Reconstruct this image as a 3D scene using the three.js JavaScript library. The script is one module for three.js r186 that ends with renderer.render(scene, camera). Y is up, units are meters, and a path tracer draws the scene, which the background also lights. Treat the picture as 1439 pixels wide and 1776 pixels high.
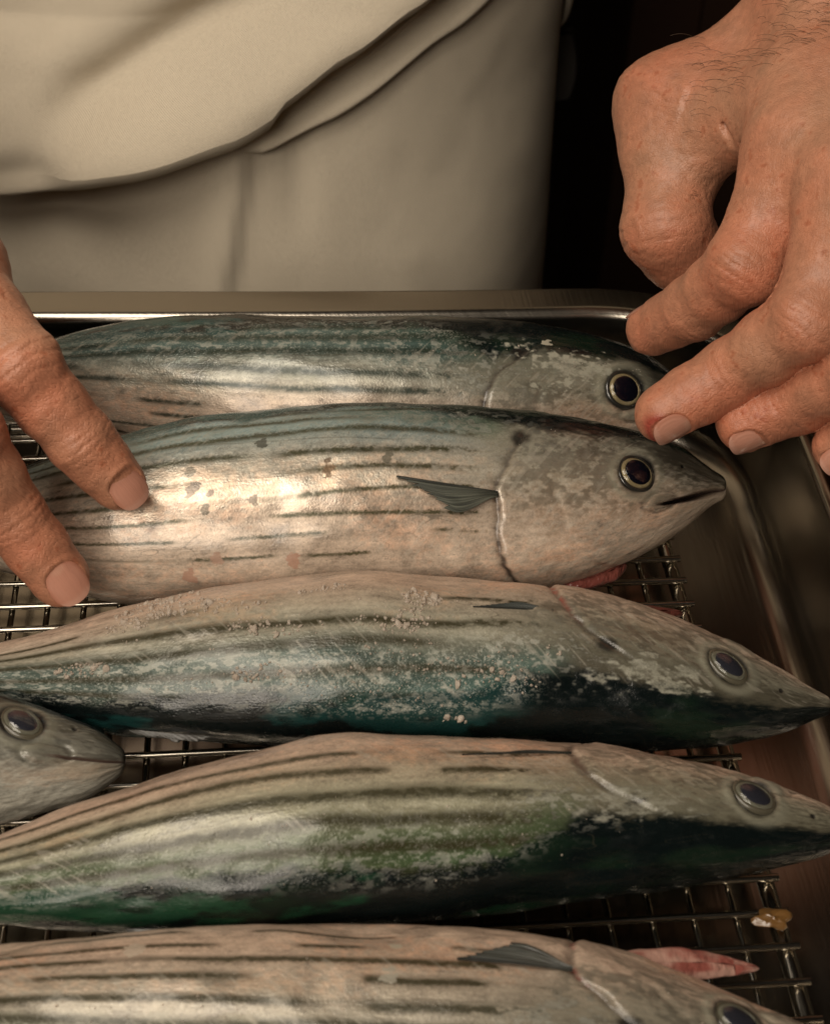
import * as THREE from 'three';
import { mergeGeometries, mergeVertices } from 'three/addons/utils/BufferGeometryUtils.js';
import { RoundedBoxGeometry } from 'three/addons/geometries/RoundedBoxGeometry.js';
import { RectAreaLightUniformsLib } from 'three/addons/lights/RectAreaLightUniformsLib.js';

// ------------------------------------------------------------------ camera, light, exposure
const scene = new THREE.Scene();
const renderer = new THREE.WebGLRenderer({ antialias: true });
renderer.toneMapping = THREE.LinearToneMapping;
renderer.toneMappingExposure = 1.0;
renderer.shadowMap.enabled = true;
const camera = new THREE.PerspectiveCamera(36.42, 829 / 1024, 0.02, 20);
camera.up.set(-0.0349, 0.7542, -0.6557);
camera.position.set(0, 0.3346, 0.3849);
camera.lookAt(0, 0, 0);
camera.focus = 0.47; camera.userData.fStop = 22;
scene.background = new THREE.Color().setRGB(0.0035, 0.0022, 0.0014);   // the unlit kitchen behind
RectAreaLightUniformsLib.init();
const LAMPS = [
  { at: [-0.26, 0.78, 0.24], to: [-0.03, 0, 0.03], w: 0.42, h: 0.34, nits: 8.0, label: 'warm panel lamp hanging straight over the tray' },
  { at: [-0.38, 0.8, 1.0], to: [-0.1, 0.02, -0.1], w: 0.7, h: 0.5, nits: 6.8, label: 'larger warm panel lamp hanging farther from the cook, aimed at the apron' },
];
const LAMPC = rgbOf(1, 0.885, 0.745);
function rgbOf(r, g, b) { return new THREE.Color().setRGB(r, g, b); }
for (const l of LAMPS) {
  l.light = new THREE.RectAreaLight(LAMPC, l.nits, l.w, l.h);
  l.light.position.set(...l.at); l.light.lookAt(...l.to); l.light.castShadow = true;
  scene.add(l.light);
}

// ------------------------------------------------------------------ helpers
function mulberry(a) { return () => { a |= 0; a = a + 0x6D2B79F5 | 0; let t = Math.imul(a ^ a >>> 15, 1 | a); t = t + Math.imul(t ^ t >>> 7, 61 | t) ^ t; return ((t ^ t >>> 14) >>> 0) / 4294967296; }; }
const TAB = new Float32Array(65536); { const r = mulberry(7); for (let i = 0; i < 65536; i++) TAB[i] = r(); }
function n2(x, y) {                                                   // value noise, 0..1
  const xi = Math.floor(x), yi = Math.floor(y); let fx = x - xi, fy = y - yi;
  fx = fx * fx * (3 - 2 * fx); fy = fy * fy * (3 - 2 * fy);
  const a = (yi & 255) << 8, b = ((yi + 1) & 255) << 8, c = xi & 255, d = (xi + 1) & 255;
  const p = TAB[a | c], q = TAB[b | c];
  const u = p + (TAB[a | d] - p) * fx, v = q + (TAB[b | d] - q) * fx;
  return u + (v - u) * fy;
}
function fbm(x, y, o = 4) { let s = 0, a = 0.5; for (let i = 0; i < o; i++) { s += a * n2(x, y); x = x * 2.03 + 17.3; y = y * 2.03 + 5.1; a *= 0.5; } return s / (1 - a * 2 + 1e-9) * (1 - Math.pow(0.5, o)) / (1 - Math.pow(0.5, o)); }
function n3(x, y, z) {
  const zi = Math.floor(z); let f = z - zi; f = f * f * (3 - 2 * f);
  const a = n2(x + zi * 37.17, y + zi * 91.31), b = n2(x + (zi + 1) * 37.17, y + (zi + 1) * 91.31);
  return a + (b - a) * f;
}
const clamp = (x, a = 0, b = 1) => x < a ? a : x > b ? b : x;
const sst = (a, b, x) => { const t = clamp((x - a) / (b - a)); return t * t * (3 - 2 * t); };
const V = (x, y, z) => new THREE.Vector3(x, y, z);
const rgb = (r, g, b) => new THREE.Color().setRGB(r, g, b);
const SR = new Uint8Array(4097); for (let i = 0; i <= 4096; i++) { const l = i / 4096; SR[i] = Math.round(255 * (l <= 0.0031308 ? l * 12.92 : 1.055 * Math.pow(l, 1 / 2.4) - 0.055)); }
const enc = l => SR[clamp(l) * 4096 | 0];
function dataTex(d, w, h, colour) {
  const t = new THREE.DataTexture(d, w, h, THREE.RGBAFormat); t.magFilter = THREE.LinearFilter; t.minFilter = THREE.LinearMipmapLinearFilter; t.generateMipmaps = true;
  t.wrapS = t.wrapT = THREE.RepeatWrapping; if (colour) t.colorSpace = THREE.SRGBColorSpace; t.needsUpdate = true; return t;
}
const used = {};
function numbered(name) { if (!(name in used)) { used[name] = 0; return name; } used[name]++; return name + '_' + String(used[name]).padStart(3, '0'); }
function tag(o, label, category, group, kind) { o.userData.label = label; if (category) o.userData.category = category; if (group) o.userData.group = group; if (kind) o.userData.kind = kind; return o; }
function mesh(name, g, m, parent = scene) { const o = new THREE.Mesh(g, m); o.name = parent === scene ? numbered(name) : name; o.castShadow = o.receiveShadow = true; parent.add(o); return o; }
function group(name, label, category, grp) { const g = new THREE.Group(); g.name = numbered(name); scene.add(g); return tag(g, label, category, grp); }
// grid of points P(i, j) to a mesh geometry with uv
function gridGeo(nu, nv, f, closeU = false) {
  const pos = new Float32Array((nu + 1) * (nv + 1) * 3), uv = new Float32Array((nu + 1) * (nv + 1) * 2), idx = [];
  const p = V(0, 0, 0); let k = 0, q = 0;
  for (let j = 0; j <= nv; j++) for (let i = 0; i <= nu; i++) { const w = f(i / nu, j / nv, p); pos[k++] = p.x; pos[k++] = p.y; pos[k++] = p.z; uv[q++] = w ? w[0] : i / nu; uv[q++] = w ? w[1] : j / nv; }
  for (let j = 0; j < nv; j++) for (let i = 0; i < nu; i++) { const a = j * (nu + 1) + i, b = a + 1, c = a + nu + 1, d = c + 1; idx.push(a, b, d, a, d, c); }
  const g = new THREE.BufferGeometry(); g.setAttribute('position', new THREE.BufferAttribute(pos, 3)); g.setAttribute('uv', new THREE.BufferAttribute(uv, 2)); g.setIndex(idx); g.computeVertexNormals();
  if (closeU) { const n = g.attributes.normal; for (let j = 0; j <= nv; j++) { const a = j * (nu + 1), b = a + nu; const x = n.getX(a) + n.getX(b), y = n.getY(a) + n.getY(b), z = n.getZ(a) + n.getZ(b), l = Math.hypot(x, y, z) || 1; n.setXYZ(a, x / l, y / l, z / l); n.setXYZ(b, x / l, y / l, z / l); } }
  return g;
}
function noiseTex(w, h, f) { const d = new Uint8Array(w * h * 4); let k = 0; for (let j = 0; j < h; j++) for (let i = 0; i < w; i++) { const v = clamp(f(i, j)) * 255; d[k++] = v; d[k++] = v; d[k++] = v; d[k++] = 255; } return dataTex(d, w, h, false); }

// ------------------------------------------------------------------ the lamps
const LAMP_BACK = 1;                                                    // an area light shines along its own -z
for (const l of LAMPS) {
  const lamp = group('panel_lamp', l.label, 'lamp');
  lamp.position.copy(l.light.position); lamp.quaternion.copy(l.light.quaternion);
  const dif = mesh('diffuser', new RoundedBoxGeometry(l.w, l.h, 0.006, 2, 0.002), new THREE.MeshStandardMaterial({ color: rgb(0.8, 0.76, 0.66), emissive: LAMPC, emissiveIntensity: 0.35, roughness: 0.8 }), lamp);
  dif.position.z = LAMP_BACK * 0.012;
  const hb = mesh('housing', new RoundedBoxGeometry(l.w + 0.04, l.h + 0.04, 0.05, 3, 0.008), new THREE.MeshStandardMaterial({ color: rgb(0.3, 0.29, 0.27), metalness: 0.9, roughness: 0.4 }), lamp); hb.position.z = LAMP_BACK * 0.045;
}

// ------------------------------------------------------------------ counter and dark room behind
const steelNoise = noiseTex(512, 512, (i, j) => 0.35 + 0.35 * n2(i * 0.9, j * 0.02) + 0.3 * fbm(i * 0.03, j * 0.03));
{
  const c = mesh('countertop', new RoundedBoxGeometry(1.5, 0.04, 0.62, 3, 0.004), new THREE.MeshStandardMaterial({ color: rgb(0.06, 0.042, 0.032), roughness: 0.55, bumpMap: steelNoise, bumpScale: 0.0002 }));
  c.position.set(-0.05, -0.0365, 0.19); tag(c, 'dark counter under the steel tray', null, null, 'structure');
  const w = mesh('rear_wall', new THREE.BoxGeometry(12, 3.4, 0.05), new THREE.MeshStandardMaterial({ color: rgb(0.3, 0.24, 0.18), roughness: 0.85 }));
  w.position.set(0, 0.75, -6.5); tag(w, 'plain wall at the far end of the unlit room', null, null, 'structure');
  const fl = mesh('floor', new THREE.BoxGeometry(12, 0.05, 9), new THREE.MeshStandardMaterial({ color: rgb(0.09, 0.07, 0.055), roughness: 0.7 }));
  fl.position.set(0, -0.93, -2.2); tag(fl, 'dark kitchen floor', null, null, 'structure');
  const cab = group('wooden_cabinet', 'dark brown wooden cabinet standing in shadow behind the cook', 'cabinet');
  const cm = new THREE.MeshStandardMaterial({ color: rgb(0.075, 0.035, 0.02), roughness: 0.5 });
  const b1 = mesh('carcass', new RoundedBoxGeometry(0.5, 0.95, 0.35, 2, 0.004), cm, cab); b1.position.set(0.42, -0.43, -1.1);
  const b2 = mesh('door_stile', new RoundedBoxGeometry(0.06, 0.9, 0.02, 2, 0.003), cm, cab); b2.position.set(0.2, -0.43, -0.914);
  const b3 = mesh('door_stile', new RoundedBoxGeometry(0.06, 0.9, 0.02, 2, 0.003), cm, cab); b3.position.set(0.6, -0.43, -0.914);
}

// ------------------------------------------------------------------ steel tray
const TURN = 4.5 * Math.PI / 180;
const steel = new THREE.MeshPhysicalMaterial({ color: rgb(0.36, 0.325, 0.275), metalness: 1, roughness: 0.28, roughnessMap: noiseTex(512, 512, (i, j) => 0.62 + 0.3 * fbm(i * 0.02, j * 0.02) + 0.1 * n2(i * 1.1, j * 0.05)), bumpMap: steelNoise, bumpScale: 0.00006 });
{
  const tray = group('steel_tray', 'deep stainless steel tray with rounded rim holding the rack of fish', 'tray');
  tray.rotation.y = TURN;
  const X0 = -0.33, X1 = 0.1225, Z0 = -0.0715, Z1 = 0.25, R = 0.058;   // inner rim outline
  // profile: offset outward from the inner rim outline, height
  const prof = [[-0.03, -0.0142]];
  for (let i = 0; i <= 8; i++) { const a = i / 8 * Math.PI / 2; prof.push([-0.0135 + Math.sin(a) * 0.010, -0.0142 + (1 - Math.cos(a)) * 0.010]); }
  prof.push([-0.0022, 0.010], [-0.0008, 0.022]);
  for (let i = 0; i <= 8; i++) { const a = i / 8 * Math.PI / 2; prof.push([0.0042 * (1 - Math.cos(a)), 0.0255 + Math.sin(a) * 0.0042]); }
  prof.push([0.008, 0.0300], [0.0135, 0.0303]);
  for (let i = 1; i <= 6; i++) { const a = i / 6 * Math.PI / 2; prof.push([0.0135 + Math.sin(a) * 0.003, 0.0273 + Math.cos(a) * 0.003]); }
  prof.push([0.0165, 0.021], [0.0155, 0.021], [0.0155, 0.0270], [0.0128, 0.0291], [0.0055, 0.0288], [0.0012, 0.0255], [0.0004, 0.0225], [-0.0010, 0.0095], [-0.0025, -0.0045], [-0.006, -0.0122], [-0.0135, -0.0152], [-0.03, -0.0152]);
  function ring(off, s) {                                              // point on the rounded rectangle grown by off, s in 0..1
    const r = R + off, x0 = X0 - off, x1 = X1 + off, z0 = Z0 - off, z1 = Z1 + off;
    const seg = [x1 - x0 - 2 * r, Math.PI / 2 * r, z1 - z0 - 2 * r, Math.PI / 2 * r];
    const cnt = 4, per = 1 / cnt; const q = Math.floor(s / per) % 4, t = (s - q * per) / per;   // each quarter: straight then corner
    const lin = Math.min(1, t / 0.35), ang = Math.max(0, (t - 0.35) / 0.65) * Math.PI / 2;
    if (q === 0) return lin < 1 || ang === 0 ? [x0 + r + seg[0] * lin, z0] : [x1 - r + Math.sin(ang) * r, z0 + r - Math.cos(ang) * r];
    if (q === 1) return lin < 1 || ang === 0 ? [x1, z0 + r + seg[2] * lin] : [x1 - r + Math.cos(ang) * r, z1 - r + Math.sin(ang) * r];
    if (q === 2) return lin < 1 || ang === 0 ? [x1 - r - seg[0] * lin, z1] : [x0 + r - Math.sin(ang) * r, z1 - r + Math.cos(ang) * r];
    return lin < 1 || ang === 0 ? [x0, z1 - r - seg[2] * lin] : [x0 + r - Math.cos(ang) * r, z0 + r - Math.sin(ang) * r];
  }
  const g = gridGeo(160, prof.length - 1, (u, v, p) => { const pr = prof[Math.round(v * (prof.length - 1))]; const [x, z] = ring(pr[0], u >= 1 ? 0 : u); p.set(x, pr[1] + (pr[1] > 0.02 ? 0.0004 * Math.sin(x * 23 + z * 17) : 0), z); return [x * 4 + pr[1] * 4, z * 4]; }, true);
  mesh('pan_wall', g, steel, tray);
  // floor sheet, slightly dished, inside the wall
  mesh('pan_floor', gridGeo(120, 30, (u, v, p) => { const [x, z] = ring(-0.03, u >= 1 ? 0 : u); const cx = (X0 + X1) / 2, cz = (Z0 + Z1) / 2; p.set(cx + (x - cx) * v, -0.0142 - 0.0006 * (1 - v * v), cz + (z - cz) * v); return [p.x * 4, p.z * 4]; }, true), steel, tray);
}

// ------------------------------------------------------------------ wire rack
{
  const rack = group('wire_rack', 'chrome wire cooling rack inside the tray under the fish', 'rack');
  const RT = 6.0 * Math.PI / 180;
  rack.position.set(0.0825, 0, 0.0172); rack.rotation.y = RT;         // origin: the rail at the first wire seen beyond the second fish
  const chrome = new THREE.MeshPhysicalMaterial({ color: rgb(0.50, 0.46, 0.39), metalness: 1, roughness: 0.24, roughnessMap: steel.roughnessMap });
  const dz = 0.01022, dx = 0.01087, r0 = -8, r1 = 22, cols = 38;
  const rnd = mulberry(31);
  const wire = (a, b, r, sag, seed) => { const m = a.clone().lerp(b, 0.5).add(V(0, -sag, (n2(seed, 3) - 0.5) * 0.001)); return new THREE.TubeGeometry(new THREE.CatmullRomCurve3([a, a.clone().lerp(m, 0.5), m, m.clone().lerp(b, 0.5), b]), 24, r, 8); };
  for (let j = r0; j <= r1; j++) mesh('cross_wire', wire(V(0.0026, -0.0011 + (rnd() - 0.5) * 0.0002, j * dz + (rnd() - 0.5) * 0.0005), V(-cols * dx - 0.003, -0.0011, j * dz), 0.00105, 0.0003, j + 20), chrome, rack);
  for (let i = 1; i < cols; i++) mesh('long_wire', wire(V(-i * dx + (rnd() - 0.5) * 0.0006, -0.0031, r0 * dz), V(-i * dx + (rnd() - 0.5) * 0.0006, -0.0031, r1 * dz), 0.00095, 0.0003, i + 90), chrome, rack);
  for (const x of [0, -cols * dx]) mesh('side_rail', wire(V(x, -0.0046, (r0 - 0.3) * dz), V(x, -0.0046, (r1 + 0.3) * dz), 0.00245, 0, x * 99 + 5), chrome, rack);
  for (const z of [(r0 - 0.1) * dz, (r1 + 0.1) * dz]) mesh('end_rail', wire(V(0, -0.0046, z), V(-cols * dx, -0.0046, z), 0.00245, 0, z * 99 + 7), chrome, rack);
  for (const x of [-0.04, -0.2, -0.38]) for (const z of [-0.05, 0.09, 0.2]) { const f = mesh('foot', new THREE.CapsuleGeometry(0.0018, 0.0075, 4, 10), chrome, rack); f.position.set(x, -0.0085, z); }
}
// axis stations of each fish, snout to tail: x, y, z, half depth, half thickness (metres)
const STATIONS = {
  back: [[0.0975, 0.0164, -0.0421, 0.0003, 0.0002], [0.0908, 0.0182, -0.0406, 0.0069, 0.0051], [0.0820, 0.0199, -0.0394, 0.0128, 0.0095], [0.0719, 0.0215, -0.0371, 0.0183, 0.0136], [0.0612, 0.0224, -0.0353, 0.0215, 0.0159], [0.0499, 0.0233, -0.0335, 0.0245, 0.0181], [0.0381, 0.0238, -0.0324, 0.0265, 0.0196], [0.0260, 0.0242, -0.0313, 0.0277, 0.0205], [0.0134, 0.0244, -0.0304, 0.0283, 0.0210], [0.0005, 0.0245, -0.0294, 0.0290, 0.0214], [-0.0128, 0.0245, -0.0290, 0.0289, 0.0214], [-0.0264, 0.0244, -0.0290, 0.0284, 0.0210], [-0.0403, 0.0242, -0.0290, 0.0279, 0.0206], [-0.0546, 0.0239, -0.0299, 0.0268, 0.0198], [-0.0693, 0.0235, -0.0310, 0.0255, 0.0188], [-0.0843, 0.0231, -0.0323, 0.0239, 0.0177], [-0.0999, 0.0223, -0.0346, 0.0210, 0.0155], [-0.1157, 0.0212, -0.0363, 0.0173, 0.0128], [-0.1317, 0.0200, -0.0370, 0.0130, 0.0096], [-0.1480, 0.0187, -0.0376, 0.0086, 0.0063], [-0.1639, 0.0178, -0.0356, 0.0052, 0.0039], [-0.1796, 0.0169, -0.0328, 0.0022, 0.0016]],
  pressed: [[0.0988, 0.0174, 0.0030, 0.0003, 0.0002], [0.0920, 0.0195, 0.0052, 0.0081, 0.0060], [0.0829, 0.0214, 0.0087, 0.0150, 0.0111], [0.0727, 0.0227, 0.0129, 0.0198, 0.0146], [0.0620, 0.0236, 0.0163, 0.0235, 0.0174], [0.0507, 0.0246, 0.0197, 0.0269, 0.0199], [0.0392, 0.0251, 0.0208, 0.0290, 0.0215], [0.0272, 0.0255, 0.0218, 0.0304, 0.0225], [0.0148, 0.0258, 0.0228, 0.0315, 0.0233], [0.0021, 0.0260, 0.0236, 0.0322, 0.0238], [-0.0109, 0.0261, 0.0246, 0.0327, 0.0242], [-0.0242, 0.0262, 0.0259, 0.0329, 0.0243], [-0.0377, 0.0260, 0.0277, 0.0324, 0.0240], [-0.0514, 0.0259, 0.0297, 0.0317, 0.0235], [-0.0653, 0.0256, 0.0318, 0.0306, 0.0226], [-0.0793, 0.0251, 0.0341, 0.0290, 0.0215], [-0.0936, 0.0243, 0.0357, 0.0260, 0.0193], [-0.1085, 0.0230, 0.0359, 0.0212, 0.0157], [-0.1238, 0.0214, 0.0353, 0.0152, 0.0113], [-0.1394, 0.0199, 0.0348, 0.0095, 0.0071], [-0.1549, 0.0188, 0.0354, 0.0055, 0.0041], [-0.1708, 0.0179, 0.0355, 0.0019, 0.0014]],
  salted: [[0.1169, 0.0141, 0.0919, 0.0003, 0.0002], [0.1104, 0.0156, 0.0929, 0.0061, 0.0045], [0.1019, 0.0167, 0.0928, 0.0103, 0.0076], [0.0924, 0.0179, 0.0924, 0.0147, 0.0109], [0.0821, 0.0188, 0.0911, 0.0181, 0.0134], [0.0712, 0.0196, 0.0894, 0.0212, 0.0157], [0.0598, 0.0201, 0.0881, 0.0232, 0.0172], [0.0478, 0.0204, 0.0869, 0.0247, 0.0182], [0.0353, 0.0207, 0.0862, 0.0255, 0.0189], [0.0224, 0.0208, 0.0860, 0.0261, 0.0193], [0.0091, 0.0209, 0.0861, 0.0266, 0.0196], [-0.0045, 0.0210, 0.0864, 0.0270, 0.0200], [-0.0184, 0.0211, 0.0868, 0.0272, 0.0201], [-0.0325, 0.0209, 0.0882, 0.0264, 0.0195], [-0.0468, 0.0205, 0.0893, 0.0250, 0.0185], [-0.0613, 0.0200, 0.0908, 0.0231, 0.0171], [-0.0761, 0.0192, 0.0920, 0.0200, 0.0148], [-0.0911, 0.0183, 0.0930, 0.0163, 0.0121], [-0.1064, 0.0172, 0.0937, 0.0120, 0.0089], [-0.1219, 0.0161, 0.0946, 0.0078, 0.0058], [-0.1375, 0.0152, 0.0958, 0.0043, 0.0032], [-0.1531, 0.0145, 0.0977, 0.0018, 0.0013]],
  striped: [[0.1193, 0.0135, 0.1339, 0.0002, 0.0002], [0.1130, 0.0147, 0.1350, 0.0047, 0.0035], [0.1046, 0.0155, 0.1356, 0.0081, 0.0060], [0.0953, 0.0164, 0.1356, 0.0115, 0.0085], [0.0851, 0.0172, 0.1359, 0.0144, 0.0107], [0.0744, 0.0178, 0.1360, 0.0168, 0.0124], [0.0631, 0.0183, 0.1366, 0.0189, 0.0140], [0.0514, 0.0188, 0.1377, 0.0207, 0.0153], [0.0393, 0.0192, 0.1389, 0.0223, 0.0165], [0.0269, 0.0196, 0.1401, 0.0237, 0.0175], [0.0143, 0.0199, 0.1413, 0.0248, 0.0183], [0.0014, 0.0201, 0.1425, 0.0257, 0.0190], [-0.0117, 0.0201, 0.1440, 0.0259, 0.0192], [-0.0250, 0.0201, 0.1457, 0.0257, 0.0190], [-0.0385, 0.0198, 0.1479, 0.0245, 0.0181], [-0.0520, 0.0193, 0.1507, 0.0225, 0.0167], [-0.0656, 0.0186, 0.1535, 0.0199, 0.0147], [-0.0793, 0.0178, 0.1565, 0.0168, 0.0125], [-0.0932, 0.0169, 0.1592, 0.0133, 0.0098], [-0.1072, 0.0159, 0.1616, 0.0095, 0.0070], [-0.1217, 0.0150, 0.1627, 0.0059, 0.0043], [-0.1367, 0.0140, 0.1627, 0.0023, 0.0017]],
  front: [[0.1135, 0.0119, 0.2006, 0.0002, 0.0002], [0.1080, 0.0128, 0.2007, 0.0037, 0.0028], [0.1004, 0.0136, 0.2007, 0.0066, 0.0049], [0.0919, 0.0142, 0.2005, 0.0092, 0.0068], [0.0827, 0.0149, 0.2000, 0.0118, 0.0087], [0.0730, 0.0156, 0.1990, 0.0146, 0.0108], [0.0627, 0.0163, 0.1978, 0.0171, 0.0127], [0.0520, 0.0169, 0.1968, 0.0194, 0.0144], [0.0409, 0.0173, 0.1961, 0.0210, 0.0155], [0.0294, 0.0176, 0.1958, 0.0220, 0.0163], [0.0176, 0.0176, 0.1958, 0.0224, 0.0166], [0.0055, 0.0177, 0.1958, 0.0226, 0.0167], [-0.0068, 0.0177, 0.1958, 0.0224, 0.0166], [-0.0195, 0.0176, 0.1957, 0.0222, 0.0164], [-0.0324, 0.0175, 0.1958, 0.0217, 0.0161], [-0.0455, 0.0173, 0.1960, 0.0212, 0.0157], [-0.0589, 0.0171, 0.1959, 0.0201, 0.0149], [-0.0725, 0.0167, 0.1956, 0.0186, 0.0138], [-0.0863, 0.0162, 0.1957, 0.0168, 0.0124], [-0.1004, 0.0155, 0.1959, 0.0141, 0.0104], [-0.1149, 0.0142, 0.1955, 0.0092, 0.0068], [-0.1299, 0.0127, 0.1947, 0.0032, 0.0024]],
  small: [[-0.0741, 0.0132, 0.1199, 0.0002, 0.0002], [-0.0776, 0.0153, 0.1221, 0.0083, 0.0062], [-0.0831, 0.0158, 0.1226, 0.0103, 0.0076], [-0.0893, 0.0165, 0.1233, 0.0126, 0.0093], [-0.0960, 0.0172, 0.1240, 0.0154, 0.0114], [-0.1032, 0.0179, 0.1247, 0.0180, 0.0134], [-0.1108, 0.0184, 0.1250, 0.0200, 0.0148], [-0.1187, 0.0189, 0.1253, 0.0219, 0.0162], [-0.1270, 0.0191, 0.1255, 0.0229, 0.0170], [-0.1355, 0.0194, 0.1258, 0.0239, 0.0177], [-0.1442, 0.0196, 0.1260, 0.0247, 0.0183], [-0.1532, 0.0197, 0.1264, 0.0250, 0.0185], [-0.1623, 0.0197, 0.1267, 0.0253, 0.0187], [-0.1717, 0.0196, 0.1269, 0.0248, 0.0184], [-0.1814, 0.0195, 0.1271, 0.0242, 0.0179], [-0.1912, 0.0193, 0.1272, 0.0236, 0.0175], [-0.2012, 0.0191, 0.1274, 0.0230, 0.0170], [-0.2117, 0.0187, 0.1267, 0.0214, 0.0158], [-0.2239, 0.0176, 0.1233, 0.0170, 0.0126], [-0.2365, 0.0164, 0.1199, 0.0124, 0.0092], [-0.2495, 0.0152, 0.1163, 0.0076, 0.0056], [-0.2628, 0.0139, 0.1126, 0.0026, 0.0020]],
};
// ------------------------------------------------------------------ fish
const mixc = (c, r, g, b, k) => { c[0] += (r - c[0]) * k; c[1] += (g - c[1]) * k; c[2] += (b - c[2]) * k; };
function fishShape(key, o) {
  const st = STATIONS[key], n = st.length;
  const L = [0]; for (let i = 1; i < n; i++) L.push(L[i - 1] + Math.hypot(st[i][0] - st[i - 1][0], st[i][1] - st[i - 1][1], st[i][2] - st[i - 1][2]));
  const len = L[n - 1] * 1000;
  const ph = o.roll * Math.PI / 180;
  const D = o.dorsal < 0 ? V(0, Math.sin(ph), -Math.cos(ph)) : V(0, -Math.sin(ph), Math.cos(ph)), N = o.dorsal < 0 ? V(0, Math.cos(ph), Math.sin(ph)) : V(0, Math.cos(ph), Math.sin(ph));
  // smooth the radii and the axis a little
  const S = st.map((s, i) => s.map((v, k) => i === 0 || i === n - 1 ? v : v * 0.5 + (st[i - 1][k] + st[i + 1][k]) * 0.25));
  function at(m) {                                                     // m: millimetres from the snout
    const d = clamp(m / 1000, 0, L[n - 1]); let i = 0; while (i < n - 2 && L[i + 1] < d) i++;
    const t = (d - L[i]) / (L[i + 1] - L[i]), out = [];
    for (let k = 0; k < 5; k++) { const p0 = S[Math.max(0, i - 1)][k], p1 = S[i][k], p2 = S[i + 1][k], p3 = S[Math.min(n - 1, i + 2)][k]; out.push(0.5 * (2 * p1 + (p2 - p0) * t + (2 * p0 - 5 * p1 + 4 * p2 - p3) * t * t + (3 * p1 - p0 - 3 * p2 + p3) * t * t * t)); }
    if (m < 9) { const k = Math.sqrt(Math.max(0.0004, m / 9)), e = at9 || out; const w = sst(0, 9, m); out[3] = out[3] * w + (1 - w) * e[3] * k; out[4] = out[4] * w + (1 - w) * e[4] * k; }
    return out;
  }
  let at9 = null; at9 = at(9);
  const gill = th => o.gillM - Math.pow((th + 36) / 50, 2) * o.gillC + (n2(th * 0.06 + o.seed * 9, 1.5) - 0.5) * 3 + (n2(th * 0.22, o.seed) - 0.5) * 0.9;
  const mouthTh = m => o.mouthTh + (m - 14) * 0.15;
  function disp(m, th, a) {                                            // relief of the skin, millimetres
    let d = 0;
    const inner = sst(-112, -92, th) * (1 - sst(20, 34, th));
    const e = m - gill(th);
    const ev = 0.45 + 0.8 * n2(th * 0.07 + o.seed * 5, 2.5);
    d += 0.7 * ev * inner * (1 - sst(-1.6, 1.0, e)) * sst(-30, -4, e) - 0.6 * ev * inner * Math.exp(-Math.pow((e - 1.0) / 1.0, 2));
    const e2 = m - (gill(th) - 21 + 5 * Math.cos(th * 0.03)); d -= (0.08 + 0.3 * n2(th * 0.09, o.seed + 3.3)) * inner * Math.exp(-e2 * e2 / 1.6) * (1 - sst(5, 25, th)); d += 0.25 * inner * Math.exp(-Math.pow((e2 + 2.5) / 2.6, 2)) * n2(th * 0.06, o.seed);
    d -= 0.3 * (1 - inner) * 0;
    if (m < o.mouthEnd + 3) {                                          // jaws
      const arc = (th - mouthTh(m)) * Math.PI / 180 * a * 1000, w = o.mouthGap * (1 - 0.75 * sst(2, o.mouthEnd, m));
      d -= Math.min(a * 820, o.mouthDeep * (1 - sst(o.mouthEnd - 6, o.mouthEnd + 3, m))) * Math.exp(-Math.pow(arc / w, 4));
      d += 0.35 * (1 - sst(o.mouthEnd - 6, o.mouthEnd + 3, m)) * Math.exp(-Math.pow((arc - w * 1.6) / 0.9, 2));
      // edge of the upper jaw bone
    }
    { const arc = (th - o.mouthTh - 4) * Math.PI / 180 * a * 1000, q = Math.hypot((m - o.mouthEnd) / 4.5, arc / 2.4); d += 0.8 * Math.exp(-Math.pow(q, 4)) - 0.5 * Math.exp(-Math.pow((q - 1.35) / 0.25, 2)); }
    { const arc = (th - o.eyeTh) * Math.PI / 180 * a * 1000, q = Math.hypot(m - o.eyeM, arc) / o.eyeR; d += -0.5 * (1 - sst(0.85, 1.05, q)) + 0.3 * Math.exp(-Math.pow((q - 1.25) / 0.18, 2)); }
    { const arc = (th - o.eyeTh - 12) * Math.PI / 180 * a * 1000; d -= 0.7 * Math.exp(-(Math.pow(m - o.eyeM * 0.52, 2) + arc * arc) / 0.5); }   // nostril
    { const ww = o.wrinkle ?? 0.16, hd = 1 - sst(o.gillM - 10, o.gillM + 8, m); d += hd * ww * (Math.abs(n2(m * 0.28 + th * 0.05, th * 0.14 + o.seed * 7) - 0.5) * -3.2 + 0.6); }
    if (o.fin) { const arc = (th - o.fin.th) * Math.PI / 180 * a * 1000; d += 0.9 * Math.exp(-(Math.pow((m - o.fin.m - 1) / 3.2, 2) + Math.pow(arc / 1.8, 2))); }
    const seed = o.seed * 13.7;
    d += (n2(m * 0.045 + seed, th * 0.035 + seed) - 0.5) * 2.2 * sst(25, 70, m) + (n2(m * 0.16 + seed, th * 0.11) - 0.5) * 0.35;
    return d;
  }
  function surf(m, th, lift, p, plain) {
    const s = at(m), r = th * Math.PI / 180, c = Math.cos(r), sn = Math.sin(r);
    const a = s[3], b = s[4]; let nx = sn / a, ny = c / b; const l = Math.hypot(nx, ny); nx /= l; ny /= l;
    const d = (lift + (plain ? 0 : disp(m, th, a))) / 1000;
    const A = a * sn + nx * d, B = b * c + ny * d;
    return p.set(s[0] + D.x * A + N.x * B, s[1] + D.y * A + N.y * B, s[2] + D.z * A + N.z * B);
  }
  const ta = V(), tb = V(), tc = V();
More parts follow.
